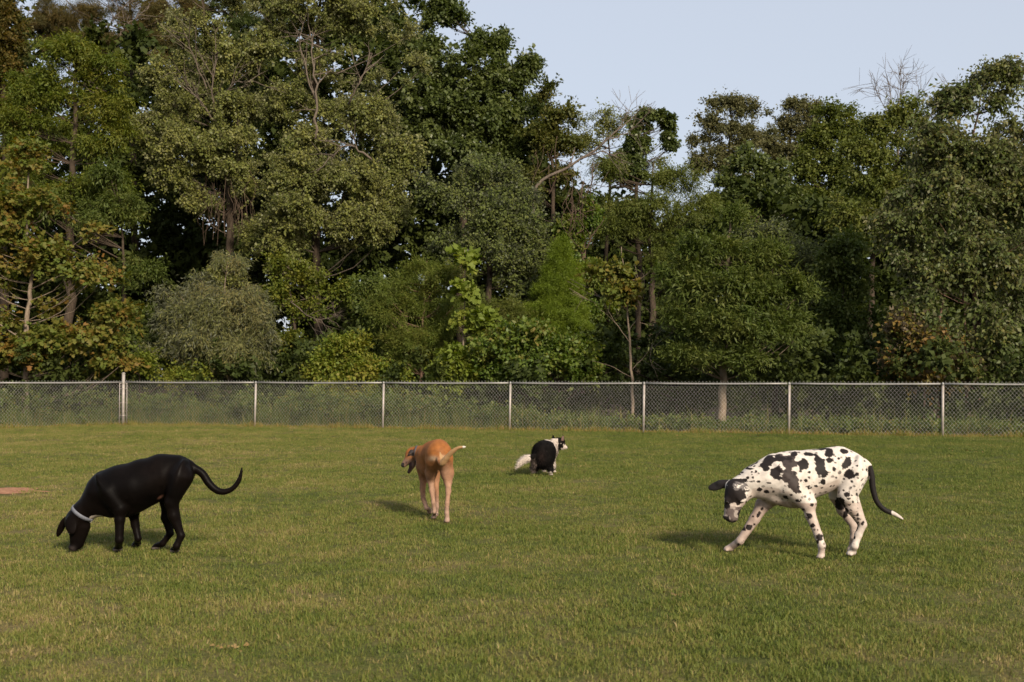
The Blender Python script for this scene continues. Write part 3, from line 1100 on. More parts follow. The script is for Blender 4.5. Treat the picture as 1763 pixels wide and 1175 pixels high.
tree('dark_maple', 'tall dark glossy green tree rising against the sky at the centre', 45.5,
     [(790, 0), (795, 450), (800, 250), (815, 120), (820, 50)], 0.22,
     [(845, 75, 42, 38), (790, 70, 45, 50), (740, 100, 62, 62), (820, 125, 62, 48, -.2), (860, 150, 36, 42), (770, 175, 85, 52, -.4), (850, 210, 62, 45, -.3), (730, 220, 55, 45, -.3), (800, 250, 75, 42, -.5),
      (870, 275, 50, 40, -.3), (910, 130, 30, 42), (925, 110, 14, 30), (900, 180, 42, 38, .2), (900, 240, 45, 36, -.2), (760, 20, 45, 45, .2)],
     'glossy', M_MAPLE, seed=17, fill=0.85)
tree('vine_draped_tree', 'dark vine-draped tree sloping down to the sky gap right of the tall dark tree', 44.0,
     [(955, 0), (955, 480), (952, 330), (950, 190)], 0.18,
     [(950, 165, 26, 28), (965, 205, 36, 36), (940, 240, 40, 42), (975, 250, 28, 32), (935, 300, 45, 36, -.3), (970, 300, 26, 26), (900, 320, 42, 36, -.2)],
     'glossy', leaf_material('leaf_vine_draped', [(0.035, 0.045, 0.015), (0.055, 0.062, 0.02), (0.09, 0.078, 0.026)]), seed=18, fill=0.85, Ls=0.8, vines=(920, 985, 250, 345, 14, -0.9))
tree('leaning_dead_tree', 'dead tree with a bare bleached limb leaning out to the right', 40.0,
     [(905, 0), (915, 420), (925, 322), (975, 290), (1025, 258), (1075, 215), (1095, 196)], 0.085,
     [], None, None, BARK_DEAD, seed=19, zmin=0,
     limbs=[(0.06, [(978, 288, 0), (986, 270, 0), (990, 254, 0)]), (0.045, [(1000, 275, 0), (1035, 262, -.2), (1062, 270, -.3)], 1), (0.035, [(1050, 240, 0), (1085, 226, .1), (1115, 196, .2)], 1), (0.03, [(1060, 228, 0), (1075, 205, .2), (1080, 185, .3)], 1)])
tree('sparse_skyline_tree', 'thinly leaved pale tree on the skyline behind the leaning dead limb', 46.0,
     [(1045, 0), (1045, 450), (1050, 300), (1045, 200)], 0.12,
     [(1020, 205, 36, 26), (1070, 215, 42, 28), (1040, 245, 50, 32), (1090, 260, 36, 32), (1000, 250, 26, 36), (1120, 285, 36, 30)],
     'broad', M_PALE, BARK, seed=20, fill=0.55, dens=0.65, Ls=0.8)
tree('branch_tip_tree', 'green tree whose leafy branch tip stands out against the sky gap', 44.0,
     [(1100, 0), (1098, 450), (1095, 320), (1100, 230), (1130, 195)], 0.13,
     [(1125, 198, 24, 9), (1152, 208, 10, 16), (1148, 232, 9, 14), (1154, 250, 7, 8), (1105, 222, 18, 12), (1095, 250, 22, 22), (1075, 290, 36, 32)],
     'glossy', M_MAPLE, BARK, seed=21, fill=0.75, crs=0.5, Ls=0.9, branch_r=0.014)
tree('olive_tree', 'dense olive-green tree below the sky gap right of the centre', 41.5,
     [(1120, 0), (1122, 500), (1120, 380), (1125, 280)], 0.16,
     [(1110, 305, 62, 36), (1165, 310, 50, 36), (1060, 330, 55, 42), (1200, 345, 42, 40), (1120, 360, 85, 42, -.3), (1180, 390, 66, 42, -.3), (1060, 390, 55, 40, -.3), (1130, 430, 80, 40, -.5), (1040, 290, 36, 36)],
     'pinnate', M_OLIVE, seed=22, fill=0.85, Ls=0.8)
tree('vine_covered_snag', 'broken dead snag wrapped in brown vines below the leaning limb', 38.6,
     [(1003, 0), (1005, 440), (1000, 380), (1003, 318)], 0.13,
     [(985, 400, 26, 40), (1020, 370, 18, 30), (1000, 470, 40, 30, -.3), (1010, 530, 45, 36, -.3)], 'broad', M_DBUSH, VINE, seed=23, fill=0.9, crs=0.6, vines=(980, 1022, 320, 435, 40, -0.2),
     limbs=[(0.05, [(1008, 430, -.2), (1022, 402, -.4), (1040, 378, -.5)]), (0.035, [(1003, 345, -.2), (1015, 325, -.4), (1024, 302, -.5)], 1), (0.03, [(1000, 400, -.3), (992, 375, -.5), (988, 350, -.6)])])
tree('skyline_oak', 'brownish oak with an airy crown, left of the pair on the right skyline', 60.0,
     [(1262, 0), (1260, 420), (1258, 300), (1255, 180)], 0.22,
     [(1255, 178, 36, 20), (1285, 190, 28, 26), (1220, 205, 30, 22), (1255, 225, 48, 26), (1205, 240, 26, 24), (1285, 240, 30, 28), (1230, 275, 48, 32), (1195, 280, 18, 26), (1275, 290, 42, 32)],
     'broad', M_FAROAK, BARK, seed=24, fill=1.05, dens=0.5, Ls=1.15, gaps=-1.1)
tree('skyline_oak', 'brownish oak with a flatter crown, right of the pair on the right skyline', 62.0,
     [(1362, 0), (1360, 420), (1360, 300), (1362, 190)], 0.22,
     [(1370, 182, 30, 18), (1405, 190, 26, 20), (1335, 205, 32, 22), (1370, 215, 45, 26), (1325, 240, 32, 28), (1400, 235, 36, 30), (1350, 265, 50, 26)],
     'broad', M_FAROAK, BARK, seed=25, fill=1.05, dens=0.55, Ls=1.15, gaps=-1.1)
tree('mixed_olive_tree', 'yellowish olive tree standing below the right-hand skyline oak', 50.0,
     [(1428, 0), (1428, 420), (1430, 300), (1435, 190)], 0.18,
     [(1435, 195, 32, 22), (1460, 225, 36, 32), (1415, 235, 36, 34), (1440, 275, 55, 36), (1395, 290, 40, 36), (1460, 320, 55, 40), (1400, 350, 55, 42)],
     'broad', M_OLIVE, seed=26, fill=0.8, Ls=1.1)
tree('dark_round_tree', 'dark green round-topped tree below the two skyline oaks', 48.0,
     [(1300, 0), (1300, 450), (1300, 340), (1298, 260)], 0.16,
     [(1295, 275, 36, 26), (1330, 300, 36, 30), (1265, 305, 36, 30), (1300, 330, 55, 32), (1345, 345, 42, 36), (1250, 345, 36, 30)],
     'glossy', M_MAPLE, seed=27, fill=0.85)
tree('bare_dead_tree', 'leafless grey tree with fine upright twigs above the right skyline', 49.0,
     [(1545, 0), (1545, 400), (1545, 260), (1540, 200)], 0.12, [], None, None, BARK_DEAD, seed=28, bare=True,
     limbs=[(0.035, [(1545, 250, 0), (1535, 180, 0), (1528, 135, .2)]), (0.035, [(1543, 230, 0), (1550, 160, .2), (1548, 118, .2)]), (0.03, [(1545, 225, 0), (1515, 170, -.2), (1498, 138, -.2)]),
            (0.03, [(1546, 240, 0), (1575, 180, .3), (1588, 145, .3)]), (0.03, [(1546, 260, 0), (1600, 200, .3), (1640, 165, .4)]), (0.03, [(1542, 200, 0), (1556, 150, .1), (1562, 125, .1)]), (0.03, [(1640, 260, 0), (1635, 190, .3), (1650, 150, .4)])])
tree('loose_leaved_tree', 'loose-leaved olive tree between the bare tree and the right edge', 40.0,
     [(1500, 0), (1500, 480), (1505, 330), (1515, 220)], 0.15,
     [(1510, 215, 42, 30), (1560, 200, 36, 36), (1480, 255, 40, 34), (1540, 260, 55, 42, -.2), (1490, 310, 50, 42, -.2), (1550, 330, 50, 42, -.2), (1470, 370, 55, 45, -.4), (1530, 400, 55, 42, -.4), (1455, 190, 20, 18)],
     'birch', M_OLIVE, BARK, seed=29, fill=0.85)
tree('pale_round_tree', 'pale green rounded small tree behind the willow oak', 38.0,
     [(1335, 0), (1335, 560), (1330, 460), (1325, 390)], 0.11,
     [(1305, 395, 42, 26), (1355, 400, 42, 30), (1330, 430, 62, 36), (1390, 450, 45, 40), (1380, 510, 45, 40, -.2)],
     'broad', M_ELM, seed=30, fill=0.85, Ls=0.8)
tree('drooping_dark_tree', 'dark drooping small tree in the shade between the willow oak and the right-edge tree', 36.0,
     [(1450, 0), (1450, 600), (1452, 520), (1455, 420)], 0.11,
     [(1455, 420, 45, 36), (1425, 470, 42, 42), (1480, 480, 42, 42), (1440, 540, 55, 45, -.2), (1500, 560, 42, 48, -.2), (1440, 610, 70, 42, -.3), (1510, 630, 45, 36)],
     'birch', M_OAK, seed=31, fill=0.8)
tree('pine_tree', 'brownish pine with bare forked limbs behind the upper left trees', 50.0,
     [(235, 0), (232, 400), (228, 150), (225, 30), (225, -60)], 0.2,
     [(60, 20, 55, 36), (120, 35, 55, 30), (180, 25, 50, 26), (240, 30, 55, 30), (90, 75, 40, 26), (300, 20, 50, 36), (130, -20, 80, 36), (290, 70, 40, 26), (210, 75, 50, 26), (260, 110, 45, 26), (150, 65, 30, 22), (220, -20, 80, 36)],
     'needle', M_PINE, BARK_DEAD, seed=32, fill=0.75,
     limbs=[(0.06, [(205, 65, -2.4), (222, 40, -2.6), (260, 12, -2.6)], 1), (0.05, [(185, 48, -2.4), (205, 20, -2.6), (225, 0, -2.6)], 1)])
tree('pine_tree', 'dark green pine top behind the vine-hung tree at the top edge', 52.0,
     [(410, 0), (410, 400), (408, 150), (408, -40)], 0.2,
     [(400, 15, 42, 22), (430, 40, 36, 20), (385, -20, 60, 30), (450, -10, 45, 30)],
     'needle', leaf_material('leaf_green_pine', [(0.022, 0.034, 0.012), (0.034, 0.05, 0.018), (0.05, 0.06, 0.02)], trans=0.1), BARK, seed=33, fill=0.85)
tree('dark_edge_tree', 'dark brownish-green tall tree at the upper left edge', 44.0,
     [(5, 0), (8, 400), (5, 200), (5, 40), (0, -60)], 0.2,
     [(15, 30, 36, 55), (-30, 90, 62, 75), (25, 110, 30, 50), (-20, -40, 75, 60), (10, 190, 36, 45, -.2), (-60, 230, 75, 75)],
     'broad', leaf_material('leaf_brown_edge', [(0.032, 0.036, 0.012), (0.055, 0.05, 0.015), (0.10, 0.058, 0.02)]), seed=34, fill=0.8)
tree('understorey_tree', 'shaded dark green tree behind the rusty sycamore', 38.5,
     [(215, 0), (214, 560), (212, 450), (210, 350)], 0.12,
     [(190, 300, 45, 30), (215, 345, 45, 34), (170, 370, 62, 42), (60, 350, 75, 55), (240, 470, 40, 36, -.2), (220, 540, 50, 45, -.1), (240, 600, 55, 40, -.1)],
     'pinnate', M_OAK, seed=35, fill=0.7)
tree('understorey_tree', 'dim leafy young tree in the shade between the willow and the yellow-green bush', 38.8,
     [(515, 0), (512, 600), (500, 520), (495, 450)], 0.09,
     [(490, 450, 40, 32), (475, 500, 36, 34), (540, 470, 62, 32), (520, 530, 36, 26), (495, 590, 36, 30), (580, 500, 45, 36, .4)],
     'broad', M_WALNUT, BARK_DEAD, seed=36, fill=0.65, Ls=0.9, limbs=[(0.03, [(500, 520, -.3), (540, 548, -.8), (590, 544, -1.0)], 1)])
tree('understorey_tree', 'green shaded sapling between the feathery sapling and the yellow-green bush', 37.2,
     [(640, 0), (640, 620), (642, 540), (645, 470)], 0.07,
     [(640, 490, 36, 30), (655, 530, 32, 36), (630, 580, 36, 36), (610, 540, 26, 30)],
     'broad', M_OAK, seed=37, fill=0.7, Ls=0.9)
tree('olive_shrub', 'low olive shrub behind the fence between the bald cypress and the feathery sapling', 36.2,
     [(860, 0), (860, 620), (862, 550)], 0.05,
     [(860, 535, 50, 32), (890, 570, 45, 34), (830, 590, 42, 34), (1010, 600, 36, 40)],
     'fine', M_OLIVE, seed=38, fill=0.8, cat='bush')
tree('shaded_shrub', 'dim green shrub behind the fence right of the thin rusty sycamore', 34.6,
     [(1165, 0), (1165, 660), (1164, 600)], 0.05,
     [(1160, 600, 45, 36), (1130, 640, 42, 30), (1190, 655, 42, 26), (1040, 610, 42, 45), (1060, 650, 50, 30)],
     'broad', M_OAK, seed=39, fill=0.75, cat='bush', Ls=0.9)
tree('yellow_leaved_shrub', 'low yellowing shrub under the grey-green willow at the left fence corner', 34.6,
     [(240, 0), (240, 660), (238, 610)], 0.04,
     [(225, 625, 45, 26), (270, 640, 45, 24), (190, 645, 40, 22), (320, 650, 45, 20)],
     'broad', M_YBUSH, seed=40, fill=0.75, cat='bush', Ls=0.85)
#TREES_END
print('trees', NLEAF[0], time.time() - T0)


# ------------------------------------------------------------------ the deep wood behind, read as one mass
def sprig_scatter(name, cen, st, g, mat, origin):
    variants = []
    for k in range(8):
        A = crown_leaves(np.zeros((1, 3)), unit(np.array([[g.normal(0, .2), -0.8, 0.5]])), st, g)
        variants.append(leaf_variant(leaf_arrays(*A[:5]), A[5]))
    n = len(cen)
    rot = np.stack([g.normal(0, .25, n), g.normal(0, .25, n), g.normal(0, 0.8, n)], -1)
    return scatter_object(name, variants, cen, rot, g.uniform(0.7, 1.25, n), g.integers(0, 8, n), g.uniform(0, 1, n), mat, None, origin)


def build_deep_wood():
    g = np.random.default_rng(77)
    st = dict(STYLES['far'], L=0.24, W=0.75, K=22, M=14, cr=1.2)
    cs, os_ = [], []
    # ceiling of the mass in photograph pixels, by column
    colx = [-200, 0, 150, 300, 500, 700, 780, 900, 980, 1060, 1150, 1250, 1400, 1500, 1650, 2000]
    topy = [-80, -10, 30, -20, -60, 0, 90, 190, 300, 310, 360, 320, 290, 290, 220, 200]
    for Y, n, low in ((47, 520, 0), (53, 620, 0), (58, 700, 0), (63, 420, 300)):
        px = g.uniform(-180, 1960, n)
        ty = np.interp(px, colx, topy) + 40
        ty = np.maximum(ty, low)
        py = ty + (690 - ty) * g.uniform(0, 1, n)
        for a, b in zip(px, py):
            cs.append(at(a, b, Y + g.uniform(-1.5, 1.5)))
            o = np.array((g.normal(0, .4), -0.8, 0.5))
            os_.append(o / np.linalg.norm(o))
    cen, outd = np.array(cs), np.array(os_)
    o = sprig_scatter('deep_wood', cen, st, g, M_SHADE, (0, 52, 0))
    tag(o, 'mass of woodland foliage, its leaf colour darkened for shade, closing the view behind the nearer trees', 'woodland', kind='stuff')


build_deep_wood()


# ------------------------------------------------------------------ wood floor, weeds and tall grass along the fence
def build_weeds():
    g = np.random.default_rng(5)
    # leaf litter and bare soil under the trees: one sheet a little above the turf
    v, f, c = [], [], []
    xs = np.linspace(FX[0] - 0.2, FX[-1], 120)
    for k, x in enumerate(xs):
        y0 = np.interp(x, FX, FY) + 0.10 + 0.12 * math.sin(x * 1.7) + 0.08 * math.sin(x * 4.3)
        v += [(x, y0, 0.0), (x, y0 + 0.5, 0.012), (x * 1.9, 66, 0.015)]
    for k in range(len(xs) - 1):
        a = 3 * k
        f += [a, a + 3, a + 4, a + 1, a + 1, a + 4, a + 5, a + 2]
        c += [4, 4]
    tag(new_mesh('wood_floor', np.array(v), f, c, LITTER), kind='structure')

    def blades(n, yoff, h, w, lean, mask=None):
        x = g.uniform(FX[0], FX[-1] - 2, n)
        y = np.interp(x, FX, FY) + yoff(n)
        if mask is not None:
            k = g.uniform(0, 1, n) < mask(x)
            x, y = x[k], y[k]
            n = len(x)
        base = np.stack([x, y, np.full(n, -0.01)], -1)
        hh = h(n)
        clump = 0.6 + 0.4 * np.sin(x * 2.3 + np.sin(y * 3)) * np.sin(x * 5.1)
        hh = hh * np.clip(clump, 0.35, 1.1)
        a = g.uniform(0, 6.283, n)
        ld = np.stack([np.cos(a), np.sin(a), np.zeros(n)], -1) * np.abs(g.normal(0, lean, n))[:, None]
        b = g.uniform(0, 6.283, n)
        s = np.stack([np.cos(b), np.sin(b), np.zeros(n)], -1) * (w * g.uniform(0.6, 1.4, n))[:, None] / 2
        up = np.array((0, 0, 1.0))
        mid = base + unit(up + ld * 0.5) * hh[:, None] * 0.55
        tip = mid + unit(up + ld * 2) * hh[:, None] * 0.5
        V = np.stack([base - s, base + s, mid + s * 0.8, mid - s * 0.8, tip], 1)
        return V
    def obj(name, V, mat, label, tint):
        n = len(V)
        i = np.arange(n)[:, None] * 5
        flat = np.concatenate([i + np.array([0, 1, 2, 3]), i + np.array([3, 2, 4])], 1).ravel()
        o = new_mesh(name, V.reshape(-1, 3), flat, np.tile([4, 3], n), mat)
        a = o.data.attributes.new('tint', 'FLOAT', 'FACE')
        a.data.foreach_set('value', np.repeat(tint, 2).astype(np.float32))
        tag(o, label, 'grass', kind='stuff')
    left = lambda x: np.clip(np.interp(x, [-14, -9, -2, 1, 3, 14], [1.0, 1.0, 0.9, 0.6, 0.16, 0.16]), 0, 1)
    M1 = leaf_material('tall_grass_blades', [(0.032, 0.052, 0.014), (0.052, 0.076, 0.022), (0.085, 0.098, 0.032), (0.15, 0.12, 0.058)], inst=False)
    V = blades(26000, lambda n: 0.15 + np.abs(g.normal(0, 1.5, n)), lambda n: g.uniform(0.25, 0.95, n), 0.013, 0.5, left)
    obj('tall_grass', V, M1, 'tall uncut grass growing behind the chain-link fence', g.uniform(0, 1, len(V)))
    M2 = leaf_material('fence_foot_blades', [(0.07, 0.095, 0.025), (0.13, 0.14, 0.045), (0.20, 0.15, 0.07), (0.22, 0.13, 0.065)], inst=False)
    V = blades(17000, lambda n: g.normal(0.03, 0.14, n), lambda n: g.uniform(0.06, 0.24, n), 0.008, 0.7)
    obj('fence_foot_grass', V, M2, 'uncut fringe of grass and straw along the foot of the fence', g.uniform(0, 1, len(V)))
    # broad-leaved weeds and brambles
    n = 620
    x = g.uniform(FX[0], FX[-1] - 2, n)
    y = np.interp(x, FX, FY) + 0.35 + np.abs(g.normal(0, 1.6, n))
    z = g.uniform(0.08, 0.85, n) * np.clip(np.interp(x, [-3, 2], [1.0, 0.22]), 0.22, 1)
    cen = np.stack([x, y, z], -1)
    outd = unit(np.stack([g.normal(0, .4, n), np.full(n, -0.6), np.full(n, 0.7)], -1))
    st = dict(STYLES['broad'], cr=0.26, L=0.085, K=8, M=8)
    A = crown_leaves(cen, outd, st, g)
    up = A[0][:, 2] > 0.02
    A = [q[up] for q in A]
    o = quad_leaf_object('weeds', leaf_arrays(*A[:5]), A[5], leaf_material('leaf_weeds', [(0.030, 0.048, 0.013), (0.050, 0.072, 0.02), (0.075, 0.094, 0.028), (0.11, 0.09, 0.036)], inst=False), None)
    tag(o, 'broad-leaved weeds and brambles tangled behind the fence', 'weeds', kind='stuff')


build_weeds()


def build_undergrowth():
    g = np.random.default_rng(91)
    n = 900
    x = g.uniform(-20, 20, n)
    y = np.interp(x, FX, FY) + g.uniform(2.4, 11, n) + np.where(x > 1, 1.2, 0)
    z = g.uniform(0.1, 2.6, n) * np.clip(0.5 + (y - np.interp(x, FX, FY)) / 10, 0, 1)
    cen = np.stack([x, y, z], -1)
    outd = unit(np.stack([g.normal(0, .4, n), np.full(n, -0.6), np.full(n, 0.6)], -1))
    st = dict(STYLES['broad'], cr=0.6, L=0.13, K=14, M=10)
    cen[:, 2] = np.maximum(cen[:, 2], 0.3)
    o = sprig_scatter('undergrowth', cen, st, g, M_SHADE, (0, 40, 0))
    tag(o, 'leafy undergrowth below the trees behind the fence, its leaf colour darkened for shade', 'undergrowth', kind='stuff')


build_undergrowth()
print('weeds', time.time() - T0)

#DOGS
# ------------------------------------------------------------------ dogs
class Blob:
    """smooth union of round cones and ellipsoids on a grid, meshed with surface nets"""
    def __init__(self, vox):
        self.vox, self.prims = vox, []

    def cone(self, a, b, ra, rb, k=0.02):
        self.prims.append(('c', np.array(a), np.array(b), ra, rb, k))

    def chain(self, pts, radii, k=0.02):
        for i in range(len(pts) - 1):
            self.cone(pts[i], pts[i + 1], radii[i], radii[i + 1], k)

    def ell(self, c, axes, r, k=0.02):
        """axes: 3x3 rows = local axes (unit), r = radii"""
        self.prims.append(('e', np.array(c), np.array(axes, float), np.array(r, float), None, k))

    def cut(self, c, axes, r, k=0.01):
        self.prims.append(('x', np.array(c), np.array(axes, float), np.array(r, float), None, k))

    def bounds(self, pr):
        if pr[0] == 'c':
            m = max(pr[3], pr[4])
            return np.minimum(pr[1], pr[2]) - m, np.maximum(pr[1], pr[2]) + m
        m = np.abs(pr[2]).T @ pr[3]
        return pr[1] - m, pr[1] + m

    def mesh(self):
        bs = [self.bounds(p_) for p_ in self.prims if p_[0] != 'x']
        lo = np.min([b[0] for b in bs], 0) - 4 * self.vox - 0.03
        hi = np.max([b[1] for b in bs], 0) + 4 * self.vox + 0.03
        n = np.ceil((hi - lo) / self.vox).astype(int) + 1
        D = np.full(n, 1.0, np.float32)
        for pr in self.prims:
            b0, b1 = self.bounds(pr)
            k = pr[5]
            pad = k + 3 * self.vox
            i0 = np.maximum(np.floor((b0 - pad - lo) / self.vox).astype(int), 0)
            i1 = np.minimum(np.ceil((b1 + pad - lo) / self.vox).astype(int) + 1, n)
            if np.any(i1 <= i0):
                continue
            ax = [lo[d] + self.vox * np.arange(i0[d], i1[d]) for d in range(3)]
            G = np.stack(np.meshgrid(*ax, indexing='ij'), -1)
            sl = tuple(slice(i0[d], i1[d]) for d in range(3))
            if pr[0] == 'c':
                a, b, ra, rb = pr[1:5]
                ba = b - a
                l2 = ba @ ba
                pa = G - a
                t = np.clip((pa @ ba) / max(l2, 1e-9), 0, 1)
                q = pa - t[..., None] * ba
                d = np.sqrt((q * q).sum(-1)) - (ra + (rb - ra) * t)
            else:
                q = (G - pr[1]) @ pr[2].T
                k0 = np.sqrt(((q / pr[3]) ** 2).sum(-1))
                k1 = np.sqrt(((q / pr[3] ** 2) ** 2).sum(-1)) + 1e-9
                d = k0 * (k0 - 1) / k1
            old = D[sl]
            if pr[0] == 'x':
                h = np.clip(0.5 - 0.5 * (old + d) / k, 0, 1)
                D[sl] = old * (1 - h) - d * h + k * h * (1 - h)
            else:
                h = np.clip(0.5 + 0.5 * (old - d) / k, 0, 1)
                D[sl] = old * (1 - h) + d * h - k * h * (1 - h)
        return surface_nets(D, lo, self.vox)


def surface_nets(D, lo, vox):
    s = D < 0
    n = np.array(D.shape)
    c = n - 1
    acc = np.zeros((*c, 3), np.float32)
    cnt = np.zeros(c, np.float32)
    offs = [(i, j, k) for i in (0, 1) for j in (0, 1) for k in (0, 1)]
    sub = lambda A, o: A[o[0]:o[0] + c[0], o[1]:o[1] + c[1], o[2]:o[2] + c[2]]
    for o in offs:
        for d in range(3):
            if o[d] == 0:
                o2 = list(o)
                o2[d] = 1
                a, b = sub(D, o), sub(D, o2)
                cr = (a < 0) != (b < 0)
                t = np.where(cr, a / np.where(np.abs(a - b) < 1e-9, 1, a - b), 0)
                for e in range(3):
                    acc[..., e] += np.where(cr, (t if e == d else float(o[e])), 0)
                cnt += cr
    act = cnt > 0
    ids = np.full(c, -1, np.int64)
    ids[act] = np.arange(act.sum())
    idx = np.stack(np.nonzero(act), -1)
    V = lo + vox * (idx + acc[act] / cnt[act][:, None])
    faces = []
    for d in range(3):
        e1, e2 = (d + 1) % 3, (d + 2) % 3
        sl0 = [slice(1, c[0]), slice(1, c[1]), slice(1, c[2])]
        sl0[d] = slice(0, c[d])
        a = s[tuple(sl0)]
        sl1 = list(sl0)
        sl1[d] = slice(1, c[d] + 1)
        b = s[tuple(sl1)]
        ch = a != b
        pos = np.stack(np.nonzero(ch), -1)
        st = np.array([1, 1, 1])
        st[d] = 0
        pos = pos + st
        flip = a[ch]
        u = np.zeros(3, int)
        u[e1] = 1
        w = np.zeros(3, int)
        w[e2] = 1
        q = [pos - u - w, pos - w, pos, pos - u]
        q = np.stack([ids[tuple(x.T)] for x in q], -1)
        q[~flip] = q[~flip][:, ::-1]
        faces.append(q)
    Fc = np.concatenate(faces)
    Fc = Fc[(Fc >= 0).all(1)]
    # a little smoothing of the grid steps
    A = np.zeros_like(V)
    k = np.zeros(len(V))
    for i in range(4):
        a, b = Fc[:, i], Fc[:, (i + 1) % 4]
        for x, y in ((a, b), (b, a)):
            np.add.at(A, x, V[y])
            np.add.at(k, x, 1)
    V = V * 0.5 + 0.5 * A / np.maximum(k, 1)[:, None]
    return V, Fc


class DogFrame:
    """turns coordinates measured in an enlarged view of the photograph into world points at a chosen depth"""
    def __init__(self, x0, y0, fac, Y):
        self.x0, self.y0, self.fac, self.Y = x0, y0, fac, Y
        self.m = Y / F / fac           # metres per enlarged pixel

    def __call__(self, zx, zy, dy=0.0):
        return at(self.x0 + zx / self.fac, self.y0 + zy / self.fac, self.Y + dy)

    def g(self, zx, zy):
        return gnd(self.x0 + zx / self.fac, self.y0 + zy / self.fac)

    def back(self, V):
        u, v = project(V)
        return (u - self.x0) * self.fac, (v - self.y0) * self.fac


def axes_from(d, up=(0, 0, 1)):
    d = np.array(d, float)
    d /= np.linalg.norm(d)
    s = np.cross(np.array(up, float), d)
    s /= np.linalg.norm(s)
    return np.stack([d, s, np.cross(d, s)])


def coat_material(name, rough=0.5, spec=0.4, sheen=0.25, bump=0.0015, bscale=220):
    m, nt, out = nodes_of(name)
    L = nt.links.new
    a = nt.nodes.new('ShaderNodeAttribute')
    a.attribute_name = 'coat'
    p = nt.nodes.new('ShaderNodeBsdfPrincipled')
    p.inputs['Roughness'].default_value = rough
    p.inputs['Specular IOR Level'].default_value = spec
    p.inputs['Sheen Weight'].default_value = sheen
    p.inputs['Sheen Roughness'].default_value = 0.5
    g = nt.nodes.new('ShaderNodeNewGeometry')
    n = nt.nodes.new('ShaderNodeTexNoise')
    n.inputs['Scale'].default_value = bscale
    n.inputs['Detail'].default_value = 3
    L(g.outputs['Position'], n.inputs['Vector'])
    n2 = nt.nodes.new('ShaderNodeTexNoise')
    n2.inputs['Scale'].default_value = 26
    n2.inputs['Detail'].default_value = 4
    L(g.outputs['Position'], n2.inputs['Vector'])
    mr = nt.nodes.new('ShaderNodeMapRange')
    mr.inputs[1].default_value = 0.3
    mr.inputs[2].default_value = 0.7
    mr.inputs[3].default_value = 0.80
    mr.inputs[4].default_value = 1.14
    L(n2.outputs[0], mr.inputs[0])
    vm = nt.nodes.new('ShaderNodeVectorMath')
    vm.operation = 'SCALE'
    L(a.outputs['Color'], vm.inputs[0])
    L(mr.outputs[0], vm.inputs['Scale'])
    L(vm.outputs[0], p.inputs['Base Color'])
    L(a.outputs['Color'], p.inputs['Sheen Tint'])
    b = nt.nodes.new('ShaderNodeBump')
    b.inputs['Strength'].default_value = 0.5
    b.inputs['Distance'].default_value = bump
    L(n.outputs[0], b.inputs['Height'])
    L(b.outputs[0], p.inputs['Normal'])
    L(p.outputs[0], out.inputs[0])
    return m


COAT = coat_material('dog_coat_short', rough=0.65, spec=0.18, sheen=0.1)
COAT_BLACK = coat_material('dog_coat_black', rough=0.42, spec=0.045, sheen=0.0)
COAT_FUR = coat_material('dog_coat_fur', rough=0.8, spec=0.06, sheen=0.03, bump=0.004, bscale=90)
WEB_GREY = simple_noise_material('collar_webbing_grey', (0.085, 0.088, 0.105), (0.15, 0.154, 0.18), 120, rough=0.7)
WEB_DARK = simple_noise_material('collar_webbing_dark', (0.03, 0.03, 0.035), (0.09, 0.09, 0.10), 120, rough=0.7)
EYE_M = simple_noise_material('dog_eye', (0.010, 0.006, 0.004), (0.02, 0.012, 0.008), 60, rough=0.12, spec=0.6)
NOSE_M = simple_noise_material('dog_nose', (0.012, 0.010, 0.010), (0.03, 0.026, 0.025), 200, rough=0.35, spec=0.5)


def mixc(base, w, col):
    w = np.clip(w, 0, 1)[:, None]
    return base * (1 - w) + np.array(col) * w


def vert_normals(V, Fc):
    n = np.cross(V[Fc[:, 2]] - V[Fc[:, 0]], V[Fc[:, 3]] - V[Fc[:, 1]])
    N = np.zeros_like(V)
    for i in range(4):
        np.add.at(N, Fc[:, i], n)
    return unit(N)


def dog_object(name, label, V, Fc, coat, mat):
    Nn = vert_normals(V, Fc)
    V = V + Nn * (0.0010 * vnoise(V, 24, 91))[:, None] * np.clip(V[:, 2:3] / 0.3, 0.2, 1)
    base = np.array((V[:, 0].mean(), V[:, 1].mean(), 0.0))
    o = new_mesh(name, V - base, Fc.ravel(), np.full(len(Fc), 4), mat, smooth=True)
    o.location = Vector(base)
    a = o.data.color_attributes.new('coat', 'FLOAT_COLOR', 'POINT')
    c = np.ones((len(V), 4), np.float32)
    c[:, :3] = coat
    a.data.foreach_set('color', c.ravel())
    tag(o, label, 'dog')
    return o


def sphere_part(name, c, r, mat, parent, sq=(1, 1, 1)):
    m = MB()
    v, f = [], []
    nu, nv = 10, 6
    for i in range(nv + 1):
        th = math.pi * i / nv
        for j in range(nu):
            ph = 2 * math.pi * j / nu
            v.append((c[0] + sq[0] * r * math.sin(th) * math.cos(ph), c[1] + sq[1] * r * math.sin(th) * math.sin(ph), c[2] + sq[2] * r * math.cos(th)))
    for i in range(nv):
        for j in range(nu):
            f.append((i * nu + j, (i + 1) * nu + j, (i + 1) * nu + (j + 1) % nu, i * nu + (j + 1) % nu))
    m.add(v, f)
    return m.build(name, mat, parent, True)


